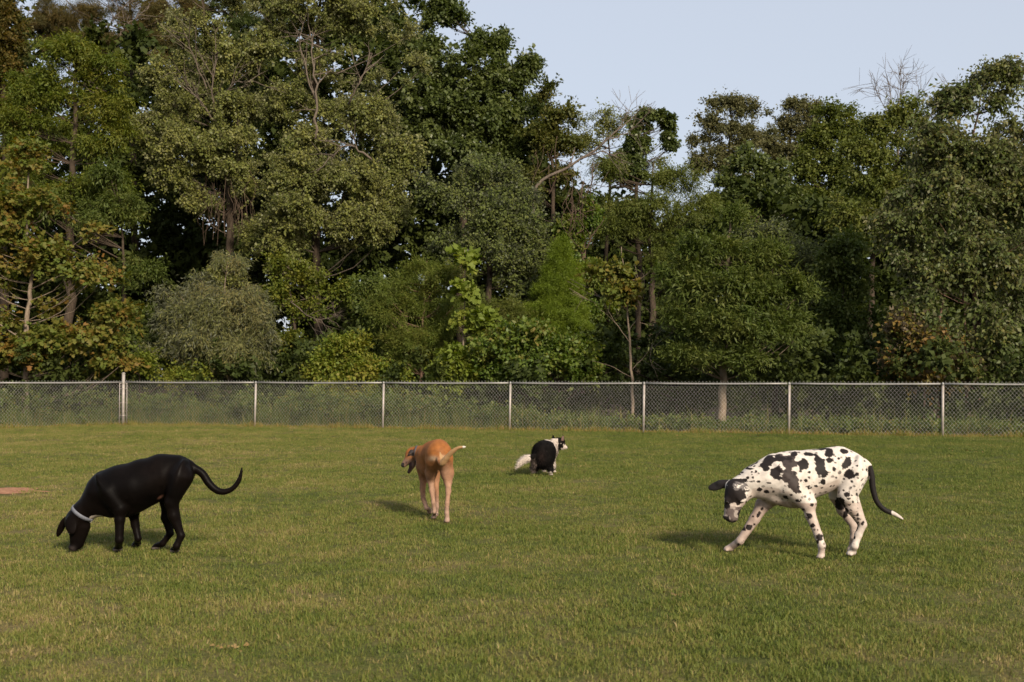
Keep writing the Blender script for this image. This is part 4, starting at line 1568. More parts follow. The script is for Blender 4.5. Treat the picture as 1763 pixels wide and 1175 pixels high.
def fit_collar(V, c, axis, width, mat, parent, off=0.006, up=(0, 0, 1), rmax=0.16):
    """band hugging the neck: per-angle radius read from the body's own surface"""
    ax = axes_from(axis, up)
    q = (V - c) @ ax.T
    sel = (np.abs(q[:, 0]) < width * 0.9) & (np.hypot(q[:, 1], q[:, 2]) < rmax)
    q = q[sel]
    ang = np.arctan2(q[:, 2], q[:, 1])
    r = np.hypot(q[:, 1], q[:, 2])
    nseg = 40
    R = []
    for k in range(nseg):
        a = -math.pi + 2 * math.pi * (k + 0.5) / nseg
        da = np.abs((ang - a + math.pi) % (2 * math.pi) - math.pi)
        s = da < 0.22
        R.append(r[s].mean() + 0.0045 if s.any() else np.nan)
    R = np.array(R)
    R[np.isnan(R)] = np.nanmean(R)
    R = (np.roll(R, 1) + R + np.roll(R, -1)) / 3 + off
    v, f = [], []
    prof = [(-width / 2, -0.008), (-width / 2, 0.0015), (width / 2, 0.0015), (width / 2, -0.008)]
    for k in range(nseg):
        a = -math.pi + 2 * math.pi * (k + 0.5) / nseg
        for (t, d) in prof:
            p_ = np.array((t, (R[k] + d) * math.cos(a), (R[k] + d) * math.sin(a)))
            v.append(c + p_ @ ax)
    for k in range(nseg):
        k2 = (k + 1) % nseg
        for i in range(4):
            f.append((k * 4 + i, k2 * 4 + i, k2 * 4 + (i + 1) % 4, k * 4 + (i + 1) % 4))
    m = MB()
    m.add(v, f)
    return m.build('collar', mat, parent, False), ax, R


def paw(B, p, toe, r, k=0.012, n=4):
    """paw at ground point p pointing along toe (xy): pad mass and four toes"""
    t = np.array((toe[0], toe[1], 0.0))
    t /= np.linalg.norm(t)
    s = np.array((-t[1], t[0], 0.0))
    r = r * 0.86
    B.ell(p + np.array((0, 0, r * 0.7)) + t * r * 0.2, np.stack([t, s, (0, 0, 1)]), (r * 1.25, r * 0.95, r * 0.72), 0.016)
    for i in range(n):
        o = (i - (n - 1) / 2) / ((n - 1) / 2)
        c = p + t * r * (1.15 - 0.28 * abs(o)) + s * o * r * 0.72 + np.array((0, 0, r * 0.42))
        B.ell(c, np.stack([t, s, (0, 0, 1)]), (r * 0.52, r * 0.30, r * 0.42), 0.006)


def ear(B, root_, tip, wdir, w, th, k=0.015):
    """flap ear from root to tip; wdir = direction across the flap"""
    a = np.array(root_)
    b = np.array(tip)
    d = b - a
    L_ = np.linalg.norm(d)
    d /= L_
    wd = np.array(wdir, float)
    wd -= d * (wd @ d)
    wd /= np.linalg.norm(wd)
    B.ell((a + b) / 2, np.stack([d, wd, np.cross(d, wd)]), (L_ * 0.56, w, th), k)


def build_black_dane():
    q = DogFrame(70, 740, 4.639, 9.03)
    m = q.m
    B = Blob(0.0065)
    # trunk
    B.chain([q(495, 490), q(620, 475), q(760, 460), q(900, 415), q(1010, 365), q(1120, 345)],
            [134 * m, 164 * m, 166 * m, 146 * m, 134 * m, 112 * m], 0.05)
    B.cone(q(500, 400), q(640, 378), 64 * m, 70 * m, 0.05)      # withers
    B.chain([q(620, 400), q(800, 350), q(950, 305), q(1090, 290)], [95 * m, 98 * m, 94 * m, 84 * m], 0.05)     # loin and croup
    B.ell(q(640, 560), np.eye(3), (170 * m, 112 * m, 130 * m), 0.05)   # deep brisket
    B.cone(q(700, 640), q(930, 520), 45 * m, 45 * m, 0.06)        # tuck-up
    # neck and head
    B.chain([q(525, 510), q(428, 580), q(345, 655), q(295, 718)], [116 * m, 92 * m, 80 * m, 76 * m], 0.05)
    B.cone(q(430, 600), q(560, 640), 75 * m, 60 * m, 0.05)
    B.ell(q(285, 735), axes_from(q(265, 900) - q(290, 700), (0, 1, 0)), (105 * m, 88 * m, 82 * m), 0.03)
    B.cone(q(290, 790), q(272, 935), 58 * m, 36 * m, 0.03)
    B.cone(q(340, 775), q(310, 915), 56 * m, 34 * m, 0.025)      # jaw and flews
    B.ell(q(250, 940), np.eye(3), (26 * m, 34 * m, 26 * m), 0.015)
    ear(B, q(230, 700, -0.075), q(255, 830, -0.092), (1, 0, 0), 45 * m, 11 * m)
    ear(B, q(200, 700, 0.055), q(135, 850, 0.075), (1, 0.4, 0.5), 30 * m, 12 * m)
    # near front leg
    e = q(635, 630, -0.115)
    w = q(628, 880, -0.13)
    f1 = q.g(622, 972)
    B.ell(q(550, 500, -0.105), axes_from(q(650, 640) - q(470, 400), (0, 1, 0)), (175 * m, 34 * m, 82 * m), 0.032)
    B.chain([q(560, 500, -0.095), e], [90 * m, 62 * m], 0.03)
    B.chain([e, q(632, 720, -0.12), w, f1 + (0, 0, 0.035)], [50 * m, 39 * m, 31 * m, 28 * m], 0.015)
    paw(B, f1, (-1, -0.15), 0.034)
    # far front leg
    f2 = q.g(772, 935)
    B.chain([q(660, 560, 0.10), q(740, 660, 0.11)], [85 * m, 52 * m], 0.03)
    B.chain([q(740, 660, 0.11), q(755, 760, 0.12), q(778, 870, 0.10), f2 + (0, 0, 0.035)], [42 * m, 33 * m, 25 * m, 26 * m], 0.015)
    paw(B, f2, (-1, -0.1), 0.035)
    # near hind leg
    f3 = q.g(1078, 982)
    B.ell(q(1105, 410, -0.088), axes_from(q(1050, 640) - q(1130, 340), (0, 1, 0)), (175 * m, 44 * m, 104 * m), 0.04)
    B.chain([q(1120, 380, -0.08), q(1045, 580, -0.11)], [98 * m, 54 * m], 0.03)
    B.chain([q(1045, 580, -0.11), q(1060, 690, -0.11), q(1118, 845, -0.10)], [54 * m, 40 * m, 26 * m], 0.02)
    B.cone(q(1088, 620, -0.10), q(1128, 840, -0.10), 12 * m, 14 * m, 0.02)
    B.chain([q(1122, 850, -0.10), q(1085, 930, -0.11), f3 + (0, 0, 0.035)], [29 * m, 26 * m, 27 * m], 0.015)
    paw(B, f3, (-1, -0.1), 0.035)
    # far hind leg
    f4 = q.g(930, 958)
    B.chain([q(1090, 400, 0.08), q(1020, 580, 0.11)], [110 * m, 66 * m], 0.03)
    B.chain([q(1020, 580, 0.11), q(1010, 700, 0.12), q(1035, 828, 0.11)], [62 * m, 46 * m, 27 * m], 0.02)
    B.chain([q(1035, 828, 0.11), q(975, 910, 0.11), f4 + (0, 0, 0.03)], [27 * m, 24 * m, 25 * m], 0.015)
    paw(B, f4, (-1, -0.1), 0.034)
    # tail
    tl = spline([q(1170, 280), q(1215, 305), q(1290, 350), q(1345, 430), q(1405, 484), q(1470, 497), q(1540, 466), q(1588, 395), q(1608, 305)], 26)
    B.chain(list(tl), list(np.interp(np.linspace(0, 1, 26), [0, 0.12, 0.5, 0.85, 1], [44, 32, 24, 17, 7]) * m), 0.012)
    V, Fc = B.mesh()
    zx, zy = q.back(V)
    coat = np.tile(np.array((0.0024, 0.0018, 0.0016)), (len(V), 1))
    n1 = vnoise(V, 9, 3)
    coat = mixc(coat, 0.5 + 0.5 * n1, (0.0042, 0.0028, 0.0023))
    N = vert_normals(V, Fc)
    # white chest blaze, pink groin, pale toes
    wch = np.exp(-(((zx - 450) / 62) ** 2 + ((zy - 705) / 24) ** 2)) * (N[:, 2] < 0.15)
    coat = mixc(coat, (wch + 0.12 * n1 > 0.5) * 1.0, (0.42, 0.36, 0.31))
    gr = np.exp(-(((zx - 955) / 30) ** 2 + ((zy - 540 + (zx - 955) * 0.55) / 15) ** 2)) * (zx < 985)
    coat = mixc(coat, (gr + 0.1 * n1 - 0.25) * 1.2, (0.13, 0.06, 0.043))
    coat = mixc(coat, (V[:, 2] < 0.022) * (0.35 + 0.3 * n1), (0.22, 0.18, 0.16))
    coat = mixc(coat, np.exp(-(((zx - 255) / 26) ** 2 + ((zy - 950) / 20) ** 2)) * 0.3, (0.10, 0.08, 0.075))
    o = dog_object('dog', 'black great dane in a grey collar sniffing the grass with its nose down', V, Fc, coat, COAT_BLACK)
    c = (q(255, 578) + q(355, 712)) / 2
    ax = q(300, 700) - q(400, 560)
    col, A, R = fit_collar(V, c, ax, 0.027, WEB_GREY, o, off=0.0, up=(0, 1, 0), rmax=0.17)
    # ring and tags hanging at the throat
    t = MB()
    rp = q(385, 712)
    for s_ in (0.0, 0.02):
        pts = [rp + np.array((0.012 * math.cos(a) + s_, -0.02, 0.014 * math.sin(a) - 0.012)) for a in np.linspace(0, 6.283, 10)]
        t.tube(pts, 0.0028, 5, cap=False)
    t.build('tag_ring', STEEL, col, True)
    sphere_part('eye', q(232, 830, -0.062), 0.009, EYE_M, o)
    return o


def build_harlequin_dane():
    q = DogFrame(1190, 740, 4.4075, 8.93)
    m = q.m
    B = Blob(0.006)
    # trunk
    B.chain([q(640, 360), q(740, 360), q(860, 345), q(980, 320), q(1090, 290), q(1200, 280)],
            [150 * m, 172 * m, 172 * m, 150 * m, 136 * m, 112 * m], 0.05)
    B.cone(q(620, 262), q(780, 250), 74 * m, 74 * m, 0.05)
    B.cone(q(900, 245), q(1130, 225), 80 * m, 84 * m, 0.045)
    B.cone(q(1130, 232), q(1270, 275), 90 * m, 66 * m, 0.04)
    B.ell(q(780, 440), np.eye(3), (150 * m, 108 * m, 132 * m), 0.05)
    B.cone(q(860, 470), q(1060, 395), 46 * m, 44 * m, 0.06)
    # neck: low, reaching forward and down, deep at the chest
    B.chain([q(660, 370), q(560, 370), q(470, 390), q(400, 420)], [146 * m, 124 * m, 100 * m, 82 * m], 0.05)
    B.cone(q(520, 470), q(760, 500), 52 * m, 74 * m, 0.05)
    B.cone(q(640, 500), q(810, 530), 60 * m, 58 * m, 0.05)
    # head, nose down
    B.ell(q(335, 460, -0.02), axes_from(q(300, 640) - q(345, 420), (0, 1, 0)), (92 * m, 76 * m, 88 * m), 0.03)
    B.cone(q(312, 520, -0.025), q(292, 650, -0.035), 58 * m, 44 * m, 0.03)
    B.cone(q(345, 540, -0.025), q(318, 668, -0.035), 50 * m, 36 * m, 0.03)
    B.cone(q(372, 520, -0.02), q(400, 480, -0.02), 52 * m, 64 * m, 0.04)
    B.ell(q(262, 664, -0.035), np.eye(3), (19 * m, 28 * m, 18 * m), 0.012)
    B.ell(q(278, 536, -0.06), np.eye(3), (24 * m, 18 * m, 20 * m), 0.02)
    ear(B, q(275, 402, 0.045), q(135, 446, 0.10), (0.35, 0.2, 1), 36 * m, 12 * m, 0.02)
    B.cone(q(290, 412, 0.04), q(215, 410, 0.07), 30 * m, 20 * m, 0.02)
    ear(B, q(372, 410, -0.085), q(395, 545, -0.095), (1, 0.15, 0.1), 50 * m, 11 * m)
    # near front leg (left), braced back under the body
    f1 = q.g(988, 976)
    B.ell(q(750, 400, -0.102), axes_from(q(890, 560) - q(670, 290), (0, 1, 0)), (185 * m, 34 * m, 84 * m), 0.016)
    B.chain([q(760, 430, -0.10), q(885, 560, -0.125)], [92 * m, 66 * m], 0.03)
    B.chain([q(885, 560, -0.125), q(905, 650, -0.14), q(965, 800, -0.18), q(990, 880, -0.205), f1 + (0, 0, 0.035)],
            [54 * m, 39 * m, 30 * m, 27 * m, 24 * m], 0.015)
    paw(B, f1, (-0.75, -0.7), 0.031)
    # far front leg, stretched forward
    f2 = q.g(290, 922)
    B.chain([q(640, 470, 0.09), q(545, 570, 0.10)], [90 * m, 58 * m], 0.03)
    B.chain([q(545, 570, 0.10), q(480, 680, 0.10), q(370, 845, 0.09), f2 + (0.01, 0, 0.03)], [50 * m, 40 * m, 29 * m, 25 * m], 0.015)
    paw(B, f2 + np.array((0.0, 0, 0)), (-1, -0.1), 0.035)
    # near hind leg
    f3 = q.g(1222, 955)
    B.ell(q(1232, 365, -0.09), axes_from(q(1185, 560) - q(1255, 270), (0, 1, 0)), (175 * m, 44 * m, 104 * m), 0.016)
    B.chain([q(1235, 340, -0.08), q(1185, 500, -0.11)], [104 * m, 72 * m], 0.03)
    B.chain([q(1185, 500, -0.11), q(1222, 590, -0.11), q(1298, 720, -0.08)], [66 * m, 48 * m, 29 * m], 0.02)
    B.cone(q(1262, 520, -0.09), q(1312, 712, -0.08), 12 * m, 14 * m, 0.03)
    B.chain([q(1300, 725, -0.08), q(1268, 800, -0.08), q(1240, 885, -0.09), f3 + (0, 0, 0.035)], [30 * m, 27 * m, 26 * m, 27 * m], 0.015)
    paw(B, f3, (-0.9, -0.4), 0.036)
    # far hind leg
    f4 = q.g(1222, 925)
    B.chain([q(1190, 340, 0.08), q(1110, 500, 0.12)], [100 * m, 62 * m], 0.03)
    B.chain([q(1110, 500, 0.12), q(1150, 610, 0.12), q(1232, 730, 0.10)], [58 * m, 42 * m, 26 * m], 0.02)
    B.chain([q(1232, 730, 0.10), q(1232, 820, 0.09), f4 + (0, 0, 0.035)], [26 * m, 25 * m, 26 * m], 0.015)
    paw(B, f4, (-0.9, -0.3), 0.034)
    # tail
    tl = spline([q(1310, 255), q(1352, 290), q(1370, 370), q(1382, 460), q(1412, 552), q(1472, 612), q(1545, 642), q(1608, 680)], 26)
    B.chain(list(tl), list(np.interp(np.linspace(0, 1, 26), [0, 0.15, 0.5, 0.8, 1], [36, 21, 19, 15, 5]) * m), 0.012)
    V, Fc = B.mesh()
    zx, zy = q.back(V)
    N = vert_normals(V, Fc)
    near = V[:, 1] < q.Y + 0.04
    white = np.array((0.53, 0.47, 0.415))
    coat = np.tile(white, (len(V), 1))
    n1, n2, n3, n4 = vnoise(V, 14, 5), vnoise(V, 60, 6), vnoise(V, 130, 7), vnoise(V, 32, 8)
    # pinkish skin on legs, belly and inner far legs
    leg = (V[:, 2] < 0.42)
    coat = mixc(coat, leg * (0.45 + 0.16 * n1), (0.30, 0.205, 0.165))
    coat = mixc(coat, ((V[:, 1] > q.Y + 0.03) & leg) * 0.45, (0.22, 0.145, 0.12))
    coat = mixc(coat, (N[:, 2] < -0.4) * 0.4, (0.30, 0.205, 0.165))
    coat = mixc(coat, (n3 > 1.75) * 0.7, (0.08, 0.065, 0.06))
    coat = mixc(coat, (n2 > 1.7) & (n1 > -0.6) & (V[:, 2] > 0.3), (0.02, 0.015, 0.014))
    BLK = (0.012, 0.0085, 0.008)
    GRY = (0.042, 0.032, 0.029)
    # merle saddle over the shoulders
    def blot(x, y, rx, ry, rot=0.0, col=BLK, far=False, edge=0.30):
        nonlocal coat
        c, s = math.cos(rot), math.sin(rot)
        dx, dy = zx - x, zy - y
        u = (dx * c + dy * s) / rx
        w = (-dx * s + dy * c) / ry
        d = np.sqrt(u * u + w * w) + edge * (0.40 * n4 + 0.55 * n2 + 0.3 * n3)
        k = (d < 0.90) & (near if not far else True)
        coat = mixc(coat, k * 1.0, col)
    blot(690, 260, 105, 88, 0.2, GRY, edge=0.35)
    blot(750, 360, 52, 125, -0.42, GRY, edge=0.3)
    blot(600, 245, 110, 48, -0.25, BLK, edge=0.5)
    blot(640, 325, 52, 50, 0.3, BLK, edge=0.35)
    blot(570, 290, 34, 30, 0, BLK)
    for c_, s_, rx, ry in ((640, 262, 40, 16), (612, 285, 22, 14), (690, 275, 18, 30)):
        blot(c_, s_, rx, ry, -0.4, tuple(white), edge=0.5)
    spots = [(860, 265, 46, 42, .6), (978, 272, 42, 74, -.25), (1010, 330, 30, 30, 0), (1045, 175, 42, 30, .3), (890, 185, 38, 18, .2), (1165, 165, 36, 20, .2), (990, 148, 40, 12, 0),
             (1185, 245, 30, 54, .5), (1200, 335, 38, 34, .3), (1052, 235, 24, 20, .3), (780, 185, 34, 18, 0), (1000, 395, 19, 22, 0), (950, 432, 16, 9, 0), (942, 192, 14, 9, 0),
             (1185, 497, 28, 24, .4), (1258, 335, 14, 14, 0), (1120, 220, 12, 12, 0), (1085, 300, 14, 18, 0), (895, 322, 10, 10, 0), (870, 390, 16, 14, .4), (715, 515, 24, 13, .3), (805, 540, 22, 10, .3),
             (512, 395, 20, 11, 0), (588, 405, 22, 10, .1), (450, 298, 34, 10, 0), (430, 365, 14, 12, 0), (468, 365, 14, 12, 0), (490, 322, 12, 10, 0), (520, 455, 24, 18, .2), (570, 470, 26, 14, .3),
             (535, 268, 18, 18, 0), (360, 335, 20, 10, .4), (460, 340, 12, 8, 0), (385, 325, 14, 8, 0), (760, 495, 12, 8, 0), (815, 435, 12, 10, 0), (825, 470, 14, 9, .5), (1260, 275, 9, 9, 0), (1220, 395, 9, 9, 0),
             (1215, 440, 8, 10, 0), (1160, 375, 9, 8, 0), (1156, 460, 10, 8, 0), (1256, 490, 9, 14, 0), (1280, 455, 7, 10, 0), (1330, 305, 8, 12, 0), (1100, 365, 7, 7, 0),
             (895, 655, 26, 22, .3), (925, 730, 20, 22, .3), (972, 815, 28, 26, .5), (955, 850, 14, 16, .3), (915, 570, 16, 18, 0), (850, 605, 10, 8, 0), (960, 760, 9, 9, 0),
             (1256, 735, 14, 40, .2), (1300, 715, 12, 20, .4), (1228, 550, 9, 12, 0), (1300, 850, 8, 12, 0), (1240, 820, 9, 18, 0)]
    for s_ in spots:
        blot(s_[0], s_[1], s_[2], s_[3], s_[4] if len(s_) > 4 else 0)
    for s_ in ((440, 742, 24, 26, .4), (395, 752, 24, 14, .6), (480, 720, 10, 8, 0), (510, 650, 14, 26, .5), (470, 660, 10, 10, 0), (540, 600, 12, 12, 0), (360, 870, 12, 12, 0), (1130, 560, 40, 50, 0), (1170, 640, 20, 40, .3)):
        blot(*s_, far=True)
    # many small flecks
    gf = np.random.default_rng(55)
    cand = np.nonzero(near & (V[:, 2] > 0.08) & (zx > 440) & (zx < 1340))[0]
    for ci in gf.choice(cand, 230):
        dd = np.linalg.norm((V - V[ci]) * np.array((1, 1, gf.uniform(0.6, 1.4))), axis=1)
        coat = mixc(coat, (dd + 0.0025 * n3 < gf.uniform(0.005, 0.013)) * gf.uniform(0.6, 1.0), BLK)
    # spine seen edge-on, and the far side
    fs = (~near) & (V[:, 2] > 0.40) & (n1 * 0.8 + 0.25 * n2 > 0.55) & (zx > 480)
    coat = mixc(coat, fs * 1.0, BLK)
    # head: mottled black mask, grey merle ear, pale muzzle with dark lips
    head = (zx < 445) & (zy < 720) & (V[:, 2] > 0.10) & ~((zy > 560) & (zx > 385))
    hm = head & (zy + 16 * n4 < 585) & (zy > 372) & (n2 * 0.7 + 0.6 * n4 > -0.32) & (zx + 14 * n4 < 432)
    coat = mixc(coat, hm * 1.0, BLK)
    er = np.sqrt(((zx - 358) / 48) ** 2 + ((zy - 448) / 52) ** 2) + 0.3 * n4 + 0.15 * n2
    nearear = head & (V[:, 1] < q.Y - 0.04) & (er < 1.0)
    coat = mixc(coat, nearear & (n3 + n2 > -0.9), (0.12, 0.105, 0.10))
    coat = mixc(coat, nearear & (n2 + n4 + 0.5 * n3 > 0.5), BLK)
    mz = head & (zy >= 585)
    coat = mixc(coat, mz * (0.45 + 0.5 * (n4 > -0.3)), (0.075, 0.055, 0.05))
    coat = mixc(coat, mz & (n4 + n2 > 0.6), BLK)
    coat = mixc(coat, head & (zy > 655) & (zx < 290), (0.02, 0.016, 0.016))
    coat = mixc(coat, (zx < 285) & (zy < 470) & (zy > 350) & (V[:, 1] > q.Y + 0.02), (0.014, 0.011, 0.011))
    # black tail, white tip
    tail = (zx > 1342) & (zy > 270)
    coat = mixc(coat, tail & (zy < 400) & (n4 < 0.5), (0.012, 0.009, 0.0085))
    coat = mixc(coat, tail & (zy + 8 * n4 >= 385), (0.011, 0.0085, 0.008))
    coat = mixc(coat, tail & (zx + 6 * n2 > 1515), (0.45, 0.39, 0.35))
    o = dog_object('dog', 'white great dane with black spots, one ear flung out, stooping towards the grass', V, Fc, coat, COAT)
    sphere_part('eye', q(276, 548, -0.078), 0.011, EYE_M, o)
    sphere_part('nose', q(256, 664, -0.035), 0.020, NOSE_M, o, (0.75, 1.1, 0.8))
    return o


def build_fawn_dane():
    q = DogFrame(650, 730, 5.875, 10.95)
    m = q.m
    B = Blob(0.0065)
    # rump nearest the camera, body running away and to the left
    B.ell(q(622, 300, 0.02), np.eye(3), (120 * m, 0.15, 122 * m), 0.05)
    B.chain([q(620, 300, 0.0), q(585, 300, 0.25), q(530, 330, 0.5), q(500, 340, 0.66)], [118 * m, 112 * m, 128 * m, 112 * m], 0.05)
    B.cone(q(620, 235, 0.05), q(545, 238, 0.6), 68 * m, 62 * m, 0.05)
    B.cone(q(530, 420, 0.45), q(500, 430, 0.62), 112 * m, 100 * m, 0.05)
    # neck turned left, head low and open-mouthed
    B.chain([q(490, 320, 0.66), q(430, 305, 0.74), q(375, 295, 0.76)], [104 * m, 82 * m, 62 * m], 0.04)
    B.ell(q(340, 305, 0.76), axes_from(q(265, 410) - q(360, 290), (0, 1, 0)), (70 * m, 62 * m, 56 * m), 0.025)
    B.cone(q(325, 345, 0.75), q(266, 415, 0.745), 44 * m, 30 * m, 0.02)
    B.ell(q(256, 424, 0.745), np.eye(3), (15 * m, 22 * m, 15 * m), 0.01)
    B.chain([q(372, 345, 0.76), q(352, 420, 0.75), q(318, 488, 0.745)], [40 * m, 30 * m, 19 * m], 0.015)
    ear(B, q(348, 262, 0.69), q(330, 310, 0.675), (1, 0, 0.3), 24 * m, 10 * m, 0.01)
    # right hind leg, planted nearest
    f1 = q.g(703, 1003)
    B.chain([q(685, 380, 0.0), q(705, 500, 0.04), q(712, 590, 0.03)], [80 * m, 58 * m, 40 * m], 0.05)
    B.chain([q(712, 590, 0.03), q(716, 680, -0.03), q(706, 800, -0.12)], [38 * m, 27 * m, 19 * m], 0.02)
    B.chain([q(703, 800, -0.12), q(700, 900, -0.12), f1 + (0, 0.02, 0.035)], [23 * m, 22 * m, 24 * m], 0.012)
    paw(B, f1, (-0.25, 1), 0.032)
    # left hind leg, swinging forward
    f2 = q.g(572, 965)
    B.chain([q(555, 380, 0.02), q(540, 500, 0.13), q(538, 580, 0.15)], [72 * m, 52 * m, 36 * m], 0.05)
    B.chain([q(538, 580, 0.15), q(550, 680, 0.11), q(566, 800, 0.06)], [34 * m, 26 * m, 19 * m], 0.02)
    B.chain([q(565, 800, 0.06), q(575, 890, 0.08), f2 + (0, 0.02, 0.035)], [23 * m, 21 * m, 22 * m], 0.012)
    paw(B, f2, (-0.3, 1), 0.031)
    # left front leg
    f3 = q.g(525, 915) + np.array((0, 0.02, 0.0))
    B.chain([q(455, 430, 0.6), q(465, 560, 0.62)], [72 * m, 46 * m], 0.03)
    B.chain([q(465, 560, 0.62), q(455, 650, 0.58), q(462, 755, 0.50), q(495, 850, 0.46), f3 + (0, 0.0, 0.04)], [40 * m, 30 * m, 24 * m, 23 * m, 22 * m], 0.012)
    paw(B, f3, (0.3, 0.8), 0.030)
    # right front leg
    f4 = q.g(592, 938)
    B.chain([q(585, 440, 0.55), q(590, 570, 0.55)], [62 * m, 40 * m], 0.03)
    B.chain([q(590, 570, 0.55), q(592, 700, 0.48), q(598, 840, 0.36), f4 + (0, 0.02, 0.035)], [34 * m, 28 * m, 23 * m, 22 * m], 0.012)
    paw(B, f4, (-0.2, 1), 0.030)
    # tail held up to the right
    tl = spline([q(628, 330, -0.10), q(650, 395, -0.17), q(695, 350, -0.22), q(750, 290, -0.26), q(815, 245, -0.30), q(888, 233, -0.33)], 20)
    B.chain(list(tl), list(np.interp(np.linspace(0, 1, 20), [0, 0.25, 0.6, 1], [38, 30, 20, 8]) * m), 0.012)
    V, Fc = B.mesh()
    zx, zy = q.back(V)
    N = vert_normals(V, Fc)
    n1, n2 = vnoise(V, 10, 21), vnoise(V, 55, 22)
    coat = np.tile(np.array((0.205, 0.070, 0.016)), (len(V), 1))
    coat = mixc(coat, 0.35 + 0.35 * n1, (0.245, 0.092, 0.024))
    # legs and thighs pale tan, feet paler still
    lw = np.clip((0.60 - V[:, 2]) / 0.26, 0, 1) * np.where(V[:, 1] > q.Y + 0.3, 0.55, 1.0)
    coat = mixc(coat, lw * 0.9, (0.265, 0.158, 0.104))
    coat = mixc(coat, np.clip((0.22 - V[:, 2]) / 0.15, 0, 1) * 0.8, (0.29, 0.195, 0.15))
    coat = mixc(coat, (V[:, 2] < 0.2) & (n2 > 1.5), (0.06, 0.045, 0.04))
    # pale seat patches either side of the tail, pale tan right thigh
    for cx_, cy_, rx, ry in ((560, 352, 48, 26), (668, 345, 28, 26)):
        w = np.exp(-(((zx - cx_) / rx) ** 2 + ((zy - cy_) / ry) ** 2)) * (V[:, 1] < q.Y + 0.1)
        coat = mixc(coat, w * 0.9, (0.43, 0.30, 0.20))
    w = np.exp(-(((zx - 690) / 60) ** 2 + ((zy - 470) / 80) ** 2)) * (V[:, 1] < q.Y + 0.1)
    coat = mixc(coat, w * 0.55, (0.31, 0.19, 0.13))
    tail = (V[:, 1] < q.Y - 0.13) & (zx > 630) & (V[:, 2] > 0.45)
    coat = mixc(coat, tail * 0.9, (0.33, 0.20, 0.095))
    coat = mixc(coat, tail & (zx > 860), (0.55, 0.49, 0.43))
    # head: grey-brown muzzle, dark mouth and ear
    hd = (V[:, 1] > q.Y + 0.55) & (zx < 392)
    mz = np.clip((zy - 325) / 50, 0, 1) * hd
    coat = mixc(coat, mz * 0.8, (0.12, 0.085, 0.066))
    coat = mixc(coat, hd & (zx < 272) & (zy > 395), (0.02, 0.016, 0.015))
    coat = mixc(coat, hd & (zx > 285) & (zx < 345) & (zy > 385) & (N[:, 0] < 0.2) & (N[:, 2] < 0.3), (0.05, 0.026, 0.024))
    coat = mixc(coat, hd & (V[:, 1] < q.Y + 0.705) & (zx > 308) & (zx < 368) & (zy < 325) & (zy > 240), (0.02, 0.017, 0.018))
    coat = mixc(coat, np.exp(-(((zx - 322) / 16) ** 2 + ((zy - 315) / 13) ** 2)) * hd * 0.7, (0.36, 0.22, 0.14))
    o = dog_object('dog', 'fawn great dane walking away with its mouth open and tail held out', V, Fc, coat, COAT)
    c = q(398, 300, 0.755)
    col, A, R = fit_collar(V, c, np.array((-1.0, 0.12, 0.03)), 0.016, WEB_DARK, o, off=0.0, rmax=0.10)
    sphere_part('eye', q(312, 318, 0.70), 0.009, EYE_M, o)
    return o


